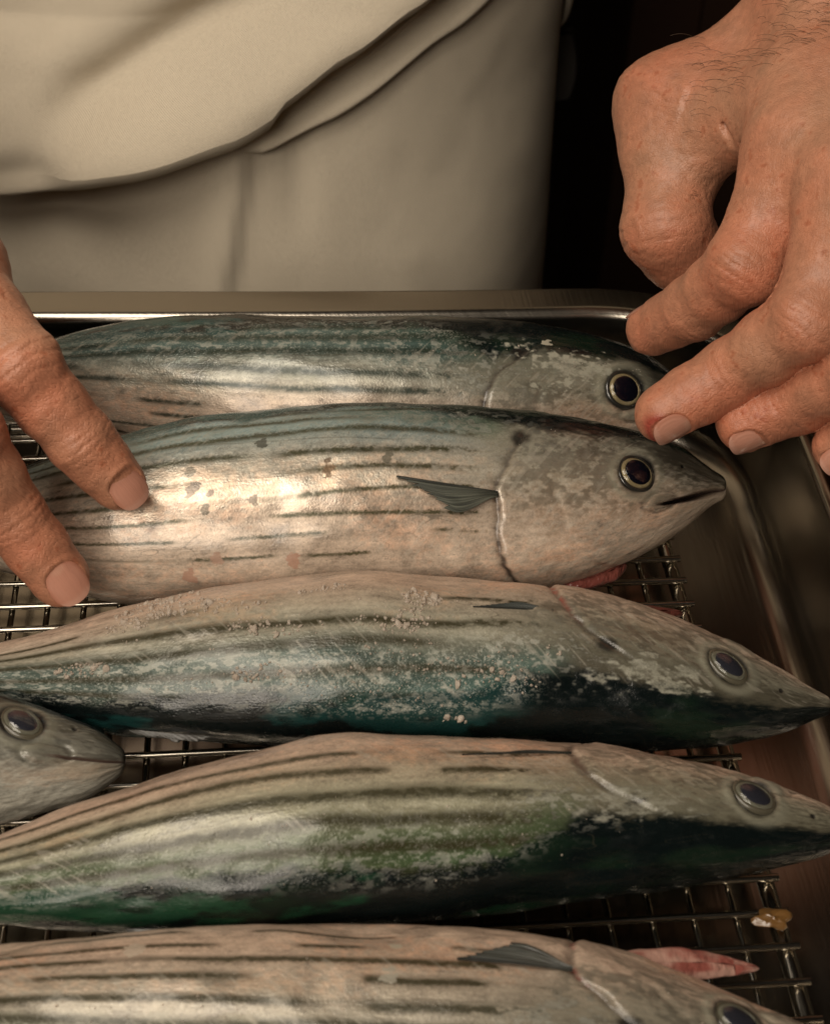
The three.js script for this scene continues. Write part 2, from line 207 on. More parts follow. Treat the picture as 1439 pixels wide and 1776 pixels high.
  function normal(m, th, out) { surf(m - 0.6, th, 0, ta, true); surf(m + 0.6, th, 0, tb, true); out.copy(tb).sub(ta); surf(m, th - 1.5, 0, ta, true); surf(m, th + 1.5, 0, tc, true); tc.sub(ta); out.cross(tc).normalize(); surf(m, th, 0, ta, true); const s = at(m); tb.set(s[0], s[1], s[2]); if (ta.sub(tb).dot(out) < 0) out.negate(); return out; }
  return { len, at, surf, normal, gill, mouthTh, D, N };
}

function paintFish(key, o, sh, W, H) {
  const col = new Uint8Array(W * H * 4), bmp = new Uint8Array(W * H * 4), rw = W >> 1, rh = H >> 1, rm = new Uint8Array(rw * rh * 4);
  const c = [0, 0, 0], s0 = o.seed * 31.7, len = sh.len;
  const AC = new Float32Array(W); for (let i = 0; i < W; i++) AC[i] = sh.at((i + 0.5) / W * len)[3] * 1000;
  const nst = 9, SP = new Float32Array(W * nst * 4);                      // stripes: centre, width, strength, how low on the flank
  for (let i = 0; i < W; i++) for (let q = 0; q < nst; q++) {
    const m = (i + 0.5) / W * len, w = (i * nst + q) * 4;
    const ct = o.stripe0 + q * o.stripeGap + (n2(m * 0.02 + q * 7.7, s0 + q) - 0.5) * 5 + (n2(m * 0.07 + q * 3.1, s0) - 0.5) * 1.5 + o.stripeTilt * (m - 140) * 0.02, low = clamp((20 - ct) / 55);
    SP[w] = ct; SP[w + 1] = (1.7 + 1.9 * (1 - low)) * (0.8 + 0.4 * n2(m * 0.06, q + s0)) * o.stripeW; SP[w + 3] = low;
    SP[w + 2] = sst(0.02 + low * o.dash * 0.40, 0.16 + low * o.dash * 0.46, n2(m * (0.035 + 0.03 * low) + q * 11.3, q * 5.5 + s0)) * 0.85 * o.stripeA;
  }
  let k = 0;
  for (let j = 0; j < H; j++) {
    const th = ((j + 0.5) / H - 0.5) * 360, hidden = Math.abs(th) > 125;
    for (let i = 0; i < W; i++, k += 4) {
      const m = (i + 0.5) / W * len;
      if (hidden && (i & 1)) { for (let q = 0; q < 4; q++) { col[k + q] = col[k + q - 4]; bmp[k + q] = bmp[k + q - 4]; } continue; }
      const nA = fbm(m * 0.035 + s0, th * 0.03 + s0, 4) - 0.5, nB = fbm(m * 0.16 + s0, th * 0.12, 4) - 0.5, nC = n2(m * 1.3 + s0, th * 0.9) - 0.5, nD = n2(m * 3.1, th * 2.2 + s0) - 0.5, nL = fbm(m * 0.05 + 9 * s0, th * 0.5, 3) - 0.5, nE = fbm(m * 0.55 + s0, th * 0.4 + 40, 3) - 0.5;
      const body = sst(o.gillM - 6, o.gillM + 20, m + nA * 20);
      const y = th + nA * 16 + nB * 7;
      // ground colours: belly, flank, upper flank, back
      c[0] = o.belly[0]; c[1] = o.belly[1]; c[2] = o.belly[2];
      mixc(c, o.flank[0], o.flank[1], o.flank[2], sst(-34, o.flankTh, y));
      mixc(c, o.upper[0], o.upper[1], o.upper[2], sst(o.flankTh, o.flankTh + 24, y) * (0.4 + 0.6 * body));
      const nF = n2(m * 6.3 + s0, th * 4.1) - 0.5, v = 1 + nB * 0.75 + nE * 0.35 + nC * 0.28 + nD * 0.26 + nF * 0.28 + nL * 0.35; c[0] *= v; c[1] *= v; c[2] *= v;
      mixc(c, c[0] * 1.12, c[1] * 0.93, c[2] * 0.84, clamp(nA * 3 + nE * 1.5) * (1 - sst(0, 25, th)));   // blushes of pink
      // head: mottled grey and olive
      if (m < o.gillM + 22) {
        const hk = (1 - body) * 0.85;
        const mott = sst(-0.04, 0.16, nB + nE * 0.7);
        mixc(c, o.head[0], o.head[1], o.head[2], hk * sst(-50, 2, y + nE * 60 + nB * 40) * 0.9);
        mixc(c, c[0] * 0.42, c[1] * 0.42, c[2] * 0.42, hk * mott * sst(-60, 0, y) * 0.75);
        mixc(c, 0.05, 0.042, 0.028, hk * sst(0, 24, y - o.headDark + nE * 30 + (1 - sst(8, 40, m)) * o.snoutDark) * 0.8);
      }
      const back = o.backHead + (o.backTh - o.backHead) * sst(o.gillM - 4, o.gillM + 34, m) + 4 * Math.sin(m * 0.06 + s0);
      const sheen = sst(back - 22, back - 4, th + nB * 10) * sst(o.gillM - 6, o.gillM + 6, m) * (1 - sst(o.gillM + 30, o.gillM + 60, m)); mixc(c, o.sheen[0], o.sheen[1], o.sheen[2], sheen * 0.55);
      // cloudy film and scuffed silver on the upper flank
      const scuff = sst(0.03, 0.2, nE + nB * 0.55) * sst(back - 46, back - 16, th) * (1 - sst(back + 6, back + 22, th)) * sst(o.gillM - 25, o.gillM + 15, m);
      const grit = sst(0.18, 0.42, nD + nC * 0.6) * sst(back - 44, back - 20, th) * (1 - sst(back + 4, back + 20, th)) * sst(o.gillM, o.gillM + 14, m);
      mixc(c, 0.42, 0.42, 0.36, clamp(scuff * 0.45 * o.frost));
      let strp = 0;
      // stripes along the flank, one pigment per fish
      if (m > o.gillM - 4) {
        for (let q = 0; q < nst; q++) {
          const w = (i * nst + q) * 4, e = Math.abs(th - SP[w] + nC * 0.8 + nD * 0.9) / SP[w + 1];
          if (e < 2) {
            const av = clamp((1 - sst(0.0, 1.9, e)) * SP[w + 2] * sst(o.stripeFrom - 3, o.stripeFrom + 14, m + nE * 30) * (0.9 + nE * 0.8));
            if (av > strp) strp = av;
            mixc(c, o.ink[0], o.ink[1], o.ink[2], av * 0.93);
          }
        }
      }
      // dark back with blue and green in it
      const bk = sst(back - 6, back + 5, th + nA * 16 + nB * 15 + nE * 6);
      const teal = sst(-0.02, 0.18, nA + nB * 0.5) * sst(80, 100, m), grn = sst(0.0, 0.2, fbm(m * 0.045 + 77, th * 0.05 + s0, 3) - 0.5);
      mixc(c, o.back[0] + teal * o.teal[0] + grn * 0.003, o.back[1] + teal * o.teal[1] + grn * 0.009, o.back[2] + teal * o.teal[2] + grn * 0.003, bk);
      mixc(c, 0.42, 0.42, 0.36, clamp(scuff * 0.4 * o.frost + grit * 0.6 * o.frost) * (1 - 0.6 * strp));
      const wisps = sst(0.72, 0.86, n2(m * 0.9 + th * 0.35 + s0, th * 0.10 - m * 0.03)) * sst(0.1, 0.25, nA + 0.15) * (1 - sst(back - 6, back + 8, th));
      mixc(c, 0.5, 0.46, 0.38, wisps * 0.25);
      // fine dark scratches
      const sc = Math.abs(n2(m * 0.09 + th * 0.07 + s0, th * 0.12 - m * 0.05) - 0.5); if (sc < 0.006 && n2(m * 0.04, th * 0.03 + s0) > 0.58) mixc(c, 0.05, 0.045, 0.03, 0.4);
      // gill slit: dark or bloody
      const e = m - sh.gill(th), gi = sst(-112, -92, th) * (1 - sst(14, 26, th));
      const slit = Math.exp(-Math.pow((e - 0.7) / 0.9, 2)) * gi;
      mixc(c, 0.05, 0.035, 0.026, slit * 0.6); mixc(c, o.slit[0], o.slit[1], o.slit[2], slit * 0.85 * sst(-0.1, 0.12, nB + nE * 0.6) * (1 - sst(-30, 6, th)));
      if (o.pale) { const q = Math.exp(-Math.pow((e + 1.6) / 1.0, 2)) * gi; mixc(c, 0.55, 0.5, 0.43, q * 0.35); }
      // notch above the gill cover
      const nt = Math.hypot((m - sh.gill(16) - 1) / 3.4, (th - 17) / 7); mixc(c, 0.016, 0.014, 0.012, (1 - sst(0.5, 1.2, nt + nE * 0.6)) * 0.9);
      if (m > o.gillM) { const ll = 15 + 5 * Math.sin(m * 0.035 + s0) + (n2(m * 0.12, s0) - 0.5) * 3; mixc(c, 0.1, 0.085, 0.055, 0.4 * (1 - sst(0.25, 0.6, Math.abs(th - ll))) * sst(0.35, 0.6, n2(m * 0.07, s0 + 3))); }
      { const q = Math.hypot((m - o.eyeM * 0.52) / 0.8, (th - o.eyeTh - 12) * Math.PI / 180 * AC[i] / 0.8); mixc(c, 0.02, 0.018, 0.015, 1 - sst(0.6, 1.2, q)); }
      if (m < o.mouthEnd + 9) { const arc = (th - o.mouthTh - 4) * Math.PI / 180 * AC[i], q = Math.hypot((m - o.mouthEnd) / 4.5, arc / 2.4); mixc(c, 0.13, 0.125, 0.095, 0.6 * (1 - sst(0.8, 1.15, q + nE * 0.9))); mixc(c, 0.06, 0.055, 0.04, 0.5 * Math.exp(-Math.pow((q - 1.3 + nE * 0.6) / 0.2, 2)));
        const lip = (th - sh.mouthTh(m)) * Math.PI / 180 * AC[i]; mixc(c, 0.36, 0.3, 0.22, 0.35 * sst(-9, -2, lip) * (1 - sst(-1.2, 0.2, lip)) * (1 - sst(o.mouthEnd - 6, o.mouthEnd, m))); }
      if (m < o.mouthEnd + 2) { const arc = (th - sh.mouthTh(m)) * Math.PI / 180 * AC[i]; mixc(c, 0.1, 0.062, 0.05, Math.exp(-Math.pow(arc / (o.mouthGap * 0.8), 4)) * (1 - sst(o.mouthEnd - 5, o.mouthEnd + 2, m))); }   // mouth lining, painted darker to stand in for shade deep in the slit
      // round the eye
      if (m < 60) { const a = AC[i], q = Math.hypot(m - o.eyeM, (th - o.eyeTh) * Math.PI / 180 * a) / o.eyeR; if (q < 2.2) { mixc(c, 0.3, 0.29, 0.22, 0.5 * Math.exp(-Math.pow((q - 1.35) / 0.22, 2))); mixc(c, 0.008, 0.008, 0.008, 1 - sst(0.9, 1.15, q + nE * 0.1)); } }
      for (const f of o.flecks || []) { const a = 26, q = Math.hypot((m - f[0]), (th - f[1]) * 0.45) / f[2]; if (q < 2) mixc(c, f[3], f[4], f[5], (1 - sst(0.75, 0.95, q + nE * 1.6 + nB * 1.2)) * 0.8); }
      if (o.film) { const f = o.film, q = sst(0, 0.5, 1 - Math.hypot((m - f[0]) / f[2], (th - f[1]) / f[3]) + nB * 2.2 + nE * 1.1) * (0.55 + nE * 1.2 + nD * 0.5); mixc(c, 0.36, 0.35, 0.28, clamp(q * f[4])); }
      col[k] = enc(c[0]); col[k + 1] = enc(c[1]); col[k + 2] = enc(c[2]); col[k + 3] = 255;
      const hgt = 0.45 + nD * 0.34 + nC * 0.2 + nE * 0.2 + nB * 0.15 + (n2(m * 0.4, th * 1.6 + s0) - 0.5) * 0.25 + scuff * 0.12 + grit * 0.15 - slit * 0.3;
      const hb = clamp(hgt) * 255; bmp[k] = hb; bmp[k + 1] = hb; bmp[k + 2] = hb; bmp[k + 3] = 255;
      if (!(i & 1) && !(j & 1)) {
        const q = ((j >> 1) * rw + (i >> 1)) * 4;
        rm[q] = 255; rm[q + 1] = clamp(o.rough + nB * 0.3 + nE * 0.25 - bk * 0.08 + scuff * 0.12) * 255; rm[q + 2] = clamp(o.metal * (0.35 + 0.65 * body) * (1 - bk * 0.8) * (0.75 + nB * 1.4) * sst(-60, -20, th)) * 255; rm[q + 3] = 255;
      }
    }
  }
  return { col: dataTex(col, W, H, true), bmp: dataTex(bmp, W, H, false), rm: dataTex(rm, rw, rh, false) };
}

function solidify(nu, nv, f, thick) {                                  // thin closed sheet: f(u, v, p, n) gives point and normal
  const n = V(), top = gridGeo(nu, nv, (u, v, p) => { f(u, v, p, n); p.addScaledVector(n, thick / 2); }), bot = gridGeo(nu, nv, (u, v, p) => { f(1 - u, v, p, n); p.addScaledVector(n, -thick / 2); });
  const rim = []; const P = V();
  const edge = (fn) => gridGeo(24, 1, (u, v, p) => { const [a, b] = fn(u); f(a, b, p, n); p.addScaledVector(n, (0.5 - v) * thick); });
  rim.push(edge(t => [t, 0]), edge(t => [1 - t, 1]), edge(t => [0, 1 - t]), edge(t => [1, t]));
  return mergeGeometries([top, bot, ...rim]);
}
const eyeBump = noiseTex(128, 128, (i, j) => fbm(i * 0.15, j * 0.4));
const eyeMats = {
  pupil: new THREE.MeshPhysicalMaterial({ color: rgb(0.004, 0.004, 0.009), roughness: 0.12, clearcoat: 1, clearcoatRoughness: 0.04 }),
  cloudy: new THREE.MeshPhysicalMaterial({ color: rgb(0.026, 0.027, 0.038), roughness: 0.25, clearcoat: 1, clearcoatRoughness: 0.08 }),
  gold: new THREE.MeshPhysicalMaterial({ color: rgb(0.42, 0.34, 0.19), roughness: 0.35, metalness: 0.4, bumpMap: eyeBump, bumpScale: 0.0002, clearcoat: 1, clearcoatRoughness: 0.06 }),
  pearl: new THREE.MeshPhysicalMaterial({ color: rgb(0.25, 0.245, 0.19), roughness: 0.4, metalness: 0.25, bumpMap: eyeBump, bumpScale: 0.0003, clearcoat: 0.8, clearcoatRoughness: 0.1 }),
  lid: new THREE.MeshPhysicalMaterial({ color: rgb(0.09, 0.08, 0.055), roughness: 0.35, clearcoat: 0.6, clearcoatRoughness: 0.15 }),
  cornea: new THREE.MeshPhysicalMaterial({ color: rgb(0.95, 0.95, 0.93), roughness: 0.06, transmission: 1, thickness: 0, ior: 1.38 }),
  rim: new THREE.MeshPhysicalMaterial({ color: rgb(0.02, 0.019, 0.016), roughness: 0.3, clearcoat: 0.8, clearcoatRoughness: 0.1 }),
};
const finMat = (c) => new THREE.MeshPhysicalMaterial({ color: c, roughness: 0.42, clearcoat: 0.4, clearcoatRoughness: 0.2, vertexColors: true, transmission: 0.3, thickness: 0 });
const fleshTex = noiseTex(256, 256, (i, j) => fbm(i * 0.06, j * 0.06));
const fleshMap = (() => { const d = new Uint8Array(256 * 256 * 4); let k = 0; for (let j = 0; j < 256; j++) for (let i = 0; i < 256; i++) { const t = sst(0.3, 0.7, fbm(i * 0.05, j * 0.018)); d[k++] = enc(0.30 + 0.2 * t); d[k++] = enc(0.09 + 0.2 * t); d[k++] = enc(0.07 + 0.16 * t); d[k++] = 255; } return dataTex(d, 256, 256, true); })();
const flesh = new THREE.MeshPhysicalMaterial({ map: fleshMap, roughness: 0.35, clearcoat: 0.5, clearcoatRoughness: 0.25, bumpMap: fleshTex, bumpScale: 0.0008 });
const redFlesh = new THREE.MeshPhysicalMaterial({ color: rgb(0.2, 0.055, 0.042), roughness: 0.32, clearcoat: 0.6, clearcoatRoughness: 0.2, bumpMap: fleshTex, bumpScale: 0.0008 });
const FISH = {};
function makeFish(key, label, o, size = 1536) {
  o = Object.assign({ gillM: 78, gillC: 11, mouthTh: -38, mouthEnd: 27, mouthGap: 0.7, mouthDeep: 2.2, eyeM: 33, eyeTh: -3, eyeR: 6.3, belly: [0.5, 0.39, 0.3], flank: [0.4, 0.37, 0.29], flankTh: 6, upper: [0.19, 0.21, 0.165], head: [0.2, 0.18, 0.13], back: [0.004, 0.007, 0.007], teal: [0.004, 0.03, 0.028], backTh: 50, backHead: 38, sheen: [0.06, 0.1, 0.085], stripe0: -52, stripeGap: 13, stripeW: 1, stripeA: 1, stripeFrom: 84, stripeTilt: 0, dash: 1, headDark: 8, snoutDark: 0, ink: [0.032, 0.028, 0.010], frost: 0.8, rough: 0.4, metal: 0.25, slit: [0.04, 0.025, 0.02] }, o);
  const sh = fishShape(key, o); FISH[key] = { sh, o };
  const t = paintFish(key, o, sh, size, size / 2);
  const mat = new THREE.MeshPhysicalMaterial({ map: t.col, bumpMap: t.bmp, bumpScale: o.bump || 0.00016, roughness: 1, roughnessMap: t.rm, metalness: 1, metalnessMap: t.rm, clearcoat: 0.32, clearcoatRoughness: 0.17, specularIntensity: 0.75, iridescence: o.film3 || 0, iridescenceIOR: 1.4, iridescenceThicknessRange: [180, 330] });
  const f = group('bonito_fish', label, 'fish', 'whole bonito laid side by side on the rack');
  const NM = 300, NT = 200;
  const mAt = v => v < 0.55 ? sh.len * 0.36 * Math.pow(v / 0.55, 1.15) : sh.len * (0.36 + 0.64 * (v - 0.55) / 0.45);
  const thAt = u => { const x = u * 2 - 1; return 180 * (0.62 * x + 0.38 * x * x * x); };
  const g = gridGeo(NT, NM, (u, v, p) => { const m = mAt(v), th = thAt(u); sh.surf(Math.max(m, 0.02), th, 0, p); return [m / sh.len, (th / 360 + 0.5)]; }, true);
  const flip = V().copy(sh.D).cross(sh.N).x; if (flip > 0) { const ix = g.index; for (let i = 0; i < ix.count; i += 3) { const a = ix.getX(i); ix.setX(i, ix.getX(i + 1)); ix.setX(i + 1, a); } const nn = g.attributes.normal; for (let i = 0; i < nn.count; i++) nn.setXYZ(i, -nn.getX(i), -nn.getY(i), -nn.getZ(i)); }
  mesh('body', g, mat, f);
  // eye
  {
    const nrm = V(), pos = V(); sh.normal(o.eyeM, o.eyeTh, nrm); sh.surf(o.eyeM, o.eyeTh, 0, pos, true);
    const q = new THREE.Quaternion().setFromUnitVectors(V(0, 1, 0), nrm), r = o.eyeR / 1000;
    const ev = mulberry(o.seed * 97), sx = 0.94 + ev() * 0.14, sz = 0.92 + ev() * 0.12, tw = o.cloudy ? -0.5 + (ev() - 0.5) * 0.3 : ev() * 0.6 - 0.3;
    const place = me => { me.position.copy(pos); me.quaternion.copy(q); me.rotateY(tw); me.scale.set(o.cloudy ? sx * 1.1 : sx, 1, o.cloudy ? sz * 0.82 : sz); };
    const rim = mesh('eye', new THREE.LatheGeometry([[1.06, -0.3], [1.02, -0.09], [0.95, -0.02], [0.86, 0.01], [0.80, -0.03], [0.80, -0.3]].map(a => new THREE.Vector2(a[0] * r, a[1] * r)), 40), o.cloudy ? eyeMats.lid : eyeMats.rim, f); place(rim);
    const iris = mesh('iris', new THREE.LatheGeometry([[0.84, -0.25], [0.83, 0.0], [0.79, 0.05], [0.73, 0.08], [0.67, 0.09], [0.65, 0.04]].map(a => new THREE.Vector2(a[0] * r, a[1] * r)), 40), o.cloudy ? eyeMats.pearl : eyeMats.gold, rim);
    const pup = mesh('pupil', new THREE.LatheGeometry([[0.69, 0.04], [0.66, 0.09], [0.5, 0.14], [0.34, 0.17], [0.17, 0.185], [0.0001, 0.19]].map(a => new THREE.Vector2(a[0] * r, a[1] * r)), 40), o.cloudy ? eyeMats.cloudy : eyeMats.pupil, rim); pup.position.set((ev() - 0.5) * 0.0005, 0, (ev() - 0.5) * 0.0005);
    mesh('cornea', new THREE.LatheGeometry([[0.9, -0.02], [0.84, 0.1], [0.7, 0.2], [0.5, 0.28], [0.25, 0.33], [0.0001, 0.345]].map(a => new THREE.Vector2(a[0] * r, a[1] * r)), 40), eyeMats.cornea, rim);
  }
  // pectoral fin folded back along the flank
  if (o.fin) {
    const F = o.fin; const nn = V();
    const pt = (u, v, p, n) => { const wid = F.wide * (0.14 + 0.86 * sst(-0.1, 0.85, v)); const m = F.m - 1.5 + F.len * v * (1 - 0.52 * Math.pow(u, 0.8) + 0.13 * (n2(u * 23, 4.4) - 0.5)), th = F.th + F.turn * v + F.side * wid * u * (1 - 0.15 * v); sh.surf(m, th, 0.35 + F.lift * v * (0.4 + 0.6 * u) + 0.3 * n2(u * 34 + 3, v * 1.5), p, true); sh.normal(m, th, n); };
    const g2 = solidify(72, 26, pt, 0.00035); const cnt = g2.attributes.position.count, cc = new Float32Array(cnt * 3), uv = g2.attributes.uv;
    for (let i = 0; i < cnt; i++) { const u = uv.getX(i), vv = uv.getY(i), ray = n2(u * 34 + 3, vv * 1.5), dk = Math.exp(-u * 7) * 0.85, b = (0.25 + 1.1 * ray) * (1 - dk) * (0.7 + 0.6 * n2(u * 5, vv * 6)) * (1 - 0.5 * Math.exp(-vv * 6)); cc[i * 3] = b; cc[i * 3 + 1] = b * (1.02 + 0.06 * vv); cc[i * 3 + 2] = b * (1 + 0.12 * vv); }
    g2.setAttribute('color', new THREE.BufferAttribute(cc, 3));
    mesh('pectoral_fin', g2, finMat(F.col || rgb(0.13, 0.13, 0.10)), f);
  }
  // finlets and tail
  for (const fl of o.finlets || []) { const n = V(); mesh('finlet', solidify(10, 24, (u, v, p, q) => { const m = fl.m + fl.len * v; sh.surf(m, fl.th, fl.h * u * (1 - v * 0.8) * Math.min(1, v * 4 + 0.2) * (0.55 + 0.7 * n2(v * 9, fl.m)), p, true); sh.normal(m, fl.th, n); q.copy(V(0.2, 0.3, 0.9)).cross(n).normalize(); p.addScaledVector(q, 0.0015 * u * v + 0.0006 * Math.sin(v * 70 + u * 9) * u); }, 0.0005), finPale, f); }
  {
    const e = sh.at(sh.len), e2 = sh.at(sh.len - 12), ax = V(e[0] - e2[0], e[1] - e2[1], e[2] - e2[2]).normalize(), b = V(e[0], e[1], e[2]);
    const n = V().copy(sh.D).cross(ax).normalize();
    mesh('tail_fin', solidify(30, 14, (u, v, p, q) => { const s = u * 2 - 1; p.copy(b).addScaledVector(ax, -0.006 + v * (0.012 + 0.03 * s * s)).addScaledVector(sh.D, s * (0.0022 + v * 0.036)); q.copy(n); }, 0.0008), finTail, f);
  }
  return f;
}
const finPale = new THREE.MeshPhysicalMaterial({ color: rgb(0.05, 0.046, 0.038), roughness: 0.5, transmission: 0.3, thickness: 0, clearcoat: 0.5, clearcoatRoughness: 0.2 });
const finTail = new THREE.MeshPhysicalMaterial({ color: rgb(0.06, 0.065, 0.06), roughness: 0.4, clearcoat: 0.4, clearcoatRoughness: 0.3 });
// raw strip of throat flesh: polyline with widths
function fleshStrip(parent, name, pts, mat, thick) {
  const c = new THREE.CatmullRomCurve3(pts.map(p => V(p[0], p[1], p[2]))); const w = s => { const x = s * (pts.length - 1), i = Math.min(pts.length - 2, Math.floor(x)); return pts[i][3] + (pts[i + 1][3] - pts[i][3]) * (x - i); };
  const g = gridGeo(20, 40, (u, v, p) => { const a = u * Math.PI * 2; c.getPoint(v, p); const r = w(v) * (0.9 + 0.25 * n2(v * 14 + u * 5, 3.3)); const end = Math.sqrt(Math.max(0, 1 - Math.pow(Math.abs(2 * v - 1), 5))); p.y += Math.cos(a) * thick * end * (0.8 + 0.5 * n2(v * 18, u * 6)); p.z += Math.sin(a) * r * end; return [u * 0.4, v * 1.2]; }, true);
  mesh(name, g, mat, parent);
}
const f1 = makeFish('back', 'dark striped bonito lying against the tray wall under the fingertips', { dorsal: -1, roll: 30, seed: 1, teal: [0.004, 0.04, 0.04], ink: [0.02, 0.03, 0.018], head: [0.13, 0.125, 0.09], film3: 0.7, sheen: [0.03, 0.07, 0.05], backHead: 20, snoutDark: 26, headDark: 4, stripeA: 1.25, dash: 0.6, eyeM: 31.4, eyeTh: -8, eyeR: 6.9, backTh: 34, flankTh: -6, stripe0: -66, flank: [0.33, 0.32, 0.26], upper: [0.12, 0.18, 0.165], frost: 0.9, metal: 0.35, film: [50, 8, 18, 16, 1.5], flecks: [[58, 29, 1.6, 0.5, 0.46, 0.36]], rough: 0.36});
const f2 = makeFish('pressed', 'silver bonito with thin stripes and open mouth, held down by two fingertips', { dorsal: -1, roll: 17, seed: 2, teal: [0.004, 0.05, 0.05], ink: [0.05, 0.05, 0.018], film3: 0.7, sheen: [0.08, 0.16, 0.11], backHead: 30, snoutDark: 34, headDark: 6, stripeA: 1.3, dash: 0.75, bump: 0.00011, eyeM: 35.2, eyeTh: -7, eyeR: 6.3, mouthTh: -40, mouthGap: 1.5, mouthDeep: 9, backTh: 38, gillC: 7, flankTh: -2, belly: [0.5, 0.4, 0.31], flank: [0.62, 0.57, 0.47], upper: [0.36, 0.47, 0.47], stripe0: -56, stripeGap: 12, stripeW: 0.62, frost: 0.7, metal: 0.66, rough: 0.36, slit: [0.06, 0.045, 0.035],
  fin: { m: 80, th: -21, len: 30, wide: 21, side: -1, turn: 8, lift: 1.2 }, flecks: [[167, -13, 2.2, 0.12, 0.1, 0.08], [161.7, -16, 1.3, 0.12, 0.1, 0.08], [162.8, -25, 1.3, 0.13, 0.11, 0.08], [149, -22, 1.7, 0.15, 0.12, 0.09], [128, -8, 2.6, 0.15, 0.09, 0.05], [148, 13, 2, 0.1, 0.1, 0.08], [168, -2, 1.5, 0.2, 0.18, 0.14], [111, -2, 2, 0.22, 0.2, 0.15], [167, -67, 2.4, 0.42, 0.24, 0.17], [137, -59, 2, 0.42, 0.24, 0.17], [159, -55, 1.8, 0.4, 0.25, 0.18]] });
fleshStrip(f2, 'gill_flesh', [[0.0445, 0.013, 0.0475, 0.0012], [0.0535, 0.0125, 0.0435, 0.0028], [0.0615, 0.012, 0.0385, 0.003], [0.0655, 0.011, 0.0345, 0.0012]], redFlesh, 0.0016);
const f3 = makeFish('salted', 'green backed bonito sprinkled with coarse salt, pink belly turned up', { dorsal: 1, roll: 0, seed: 3, head: [0.14, 0.13, 0.095], flank: [0.33, 0.31, 0.24], upper: [0.07, 0.1, 0.082], sheen: [0.07, 0.15, 0.13], backHead: 42, stripeA: 1.35, dash: 0.7, eyeM: 31.6, eyeTh: 8, eyeR: 5.7, cloudy: true, backTh: 56, flankTh: 12, stripe0: -8, stripeGap: 17, stripeW: 0.9, frost: 1.0, slit: [0.3, 0.07, 0.05], film: [52, 33, 20, 13, 0.9], gillC: 13, belly: [0.5, 0.37, 0.28], metal: 0.14, rough: 0.36, fin: { m: 81, th: -4, len: 22, wide: 7, side: -1, turn: 2, lift: 0.4, col: rgb(0.07, 0.075, 0.065) }, finlets: [{ m: 170, th: 98, len: 22, h: 3 }] });
fleshStrip(f3, 'gill_flesh', [[0.0505, 0.0285, 0.0705, 0.001], [0.0605, 0.0245, 0.068, 0.0025], [0.07, 0.019, 0.063, 0.003], [0.0805, 0.0115, 0.055, 0.0015]], redFlesh, 0.0014);
const f4 = makeFish('striped', 'olive striped bonito with smooth pinkish belly and green back, no salt', { dorsal: 1, roll: 0, seed: 4, head: [0.14, 0.13, 0.095], flank: [0.33, 0.31, 0.22], upper: [0.085, 0.11, 0.055], sheen: [0.03, 0.075, 0.022], backHead: 28, dash: 0.35, eyeM: 32, eyeTh: -4, eyeR: 5.7, cloudy: true, backTh: 50, flankTh: 12, stripe0: -22, stripeGap: 16, stripeW: 1.1, stripeA: 1.35, frost: 0.55, slit: [0.12, 0.07, 0.05], film: [60, 18, 18, 13, 0.7], gillC: 14, belly: [0.5, 0.36, 0.27], teal: [0.004, 0.035, 0.014], metal: 0.16, rough: 0.34, fin: { m: 80, th: -24, len: 28, wide: 6, side: -1, turn: 8, lift: 0.3, col: rgb(0.06, 0.06, 0.05) }, finlets: [{ m: 158, th: 100, len: 9, h: 4 }, { m: 168, th: 100, len: 8, h: 4 }, { m: 178, th: 98, len: 8, h: 4 }] });
const f5 = makeFish('front', 'bonito with short dashed stripes and torn pink throat at the tray front', { dorsal: 1, roll: 0, seed: 5, head: [0.17, 0.155, 0.115], flank: [0.36, 0.32, 0.25], upper: [0.13, 0.15, 0.1], stripeA: 1.4, backHead: 34, eyeM: 38, eyeTh: -9, eyeR: 5.7, cloudy: true, backTh: 60, flankTh: 20, stripe0: -40, stripeGap: 13.5, stripeW: 0.85, frost: 0.7, slit: [0.3, 0.09, 0.07], gillC: 12, gillM: 75, belly: [0.5, 0.37, 0.28], metal: 0.25, rough: 0.36, fin: { m: 77, th: -14, len: 26, wide: 20, side: -1, turn: -1, lift: 0.6, col: rgb(0.1, 0.1, 0.085) }, flecks: [[173, -23, 2.6, 0.5, 0.42, 0.33], [115, -26, 1.6, 0.5, 0.45, 0.35], [116, -4, 2.2, 0.4, 0.37, 0.3]] });
fleshStrip(f5, 'gill_flesh', [[0.043, 0.0205, 0.1815, 0.003], [0.056, 0.0195, 0.1800, 0.0045], [0.066, 0.0182, 0.1785, 0.0042], [0.0755, 0.0157, 0.1768, 0.003], [0.0855, 0.0125, 0.1752, 0.0014]], flesh, 0.0009);
const f6 = makeFish('small', 'bonito head poking out between two tails beside the tray edge', { dorsal: -1, roll: 4, seed: 6, wrinkle: 0.15, backHead: 44, eyeM: 26, eyeTh: 14, eyeR: 5.7, cloudy: true, gillM: 55, gillC: 6, mouthTh: -22, mouthEnd: 19, mouthGap: 0.5, mouthDeep: 1.0, backTh: 56, head: [0.15, 0.145, 0.12], belly: [0.34, 0.33, 0.28], flank: [0.22, 0.21, 0.17], stripeFrom: 70, metal: 0.4}, 1024);
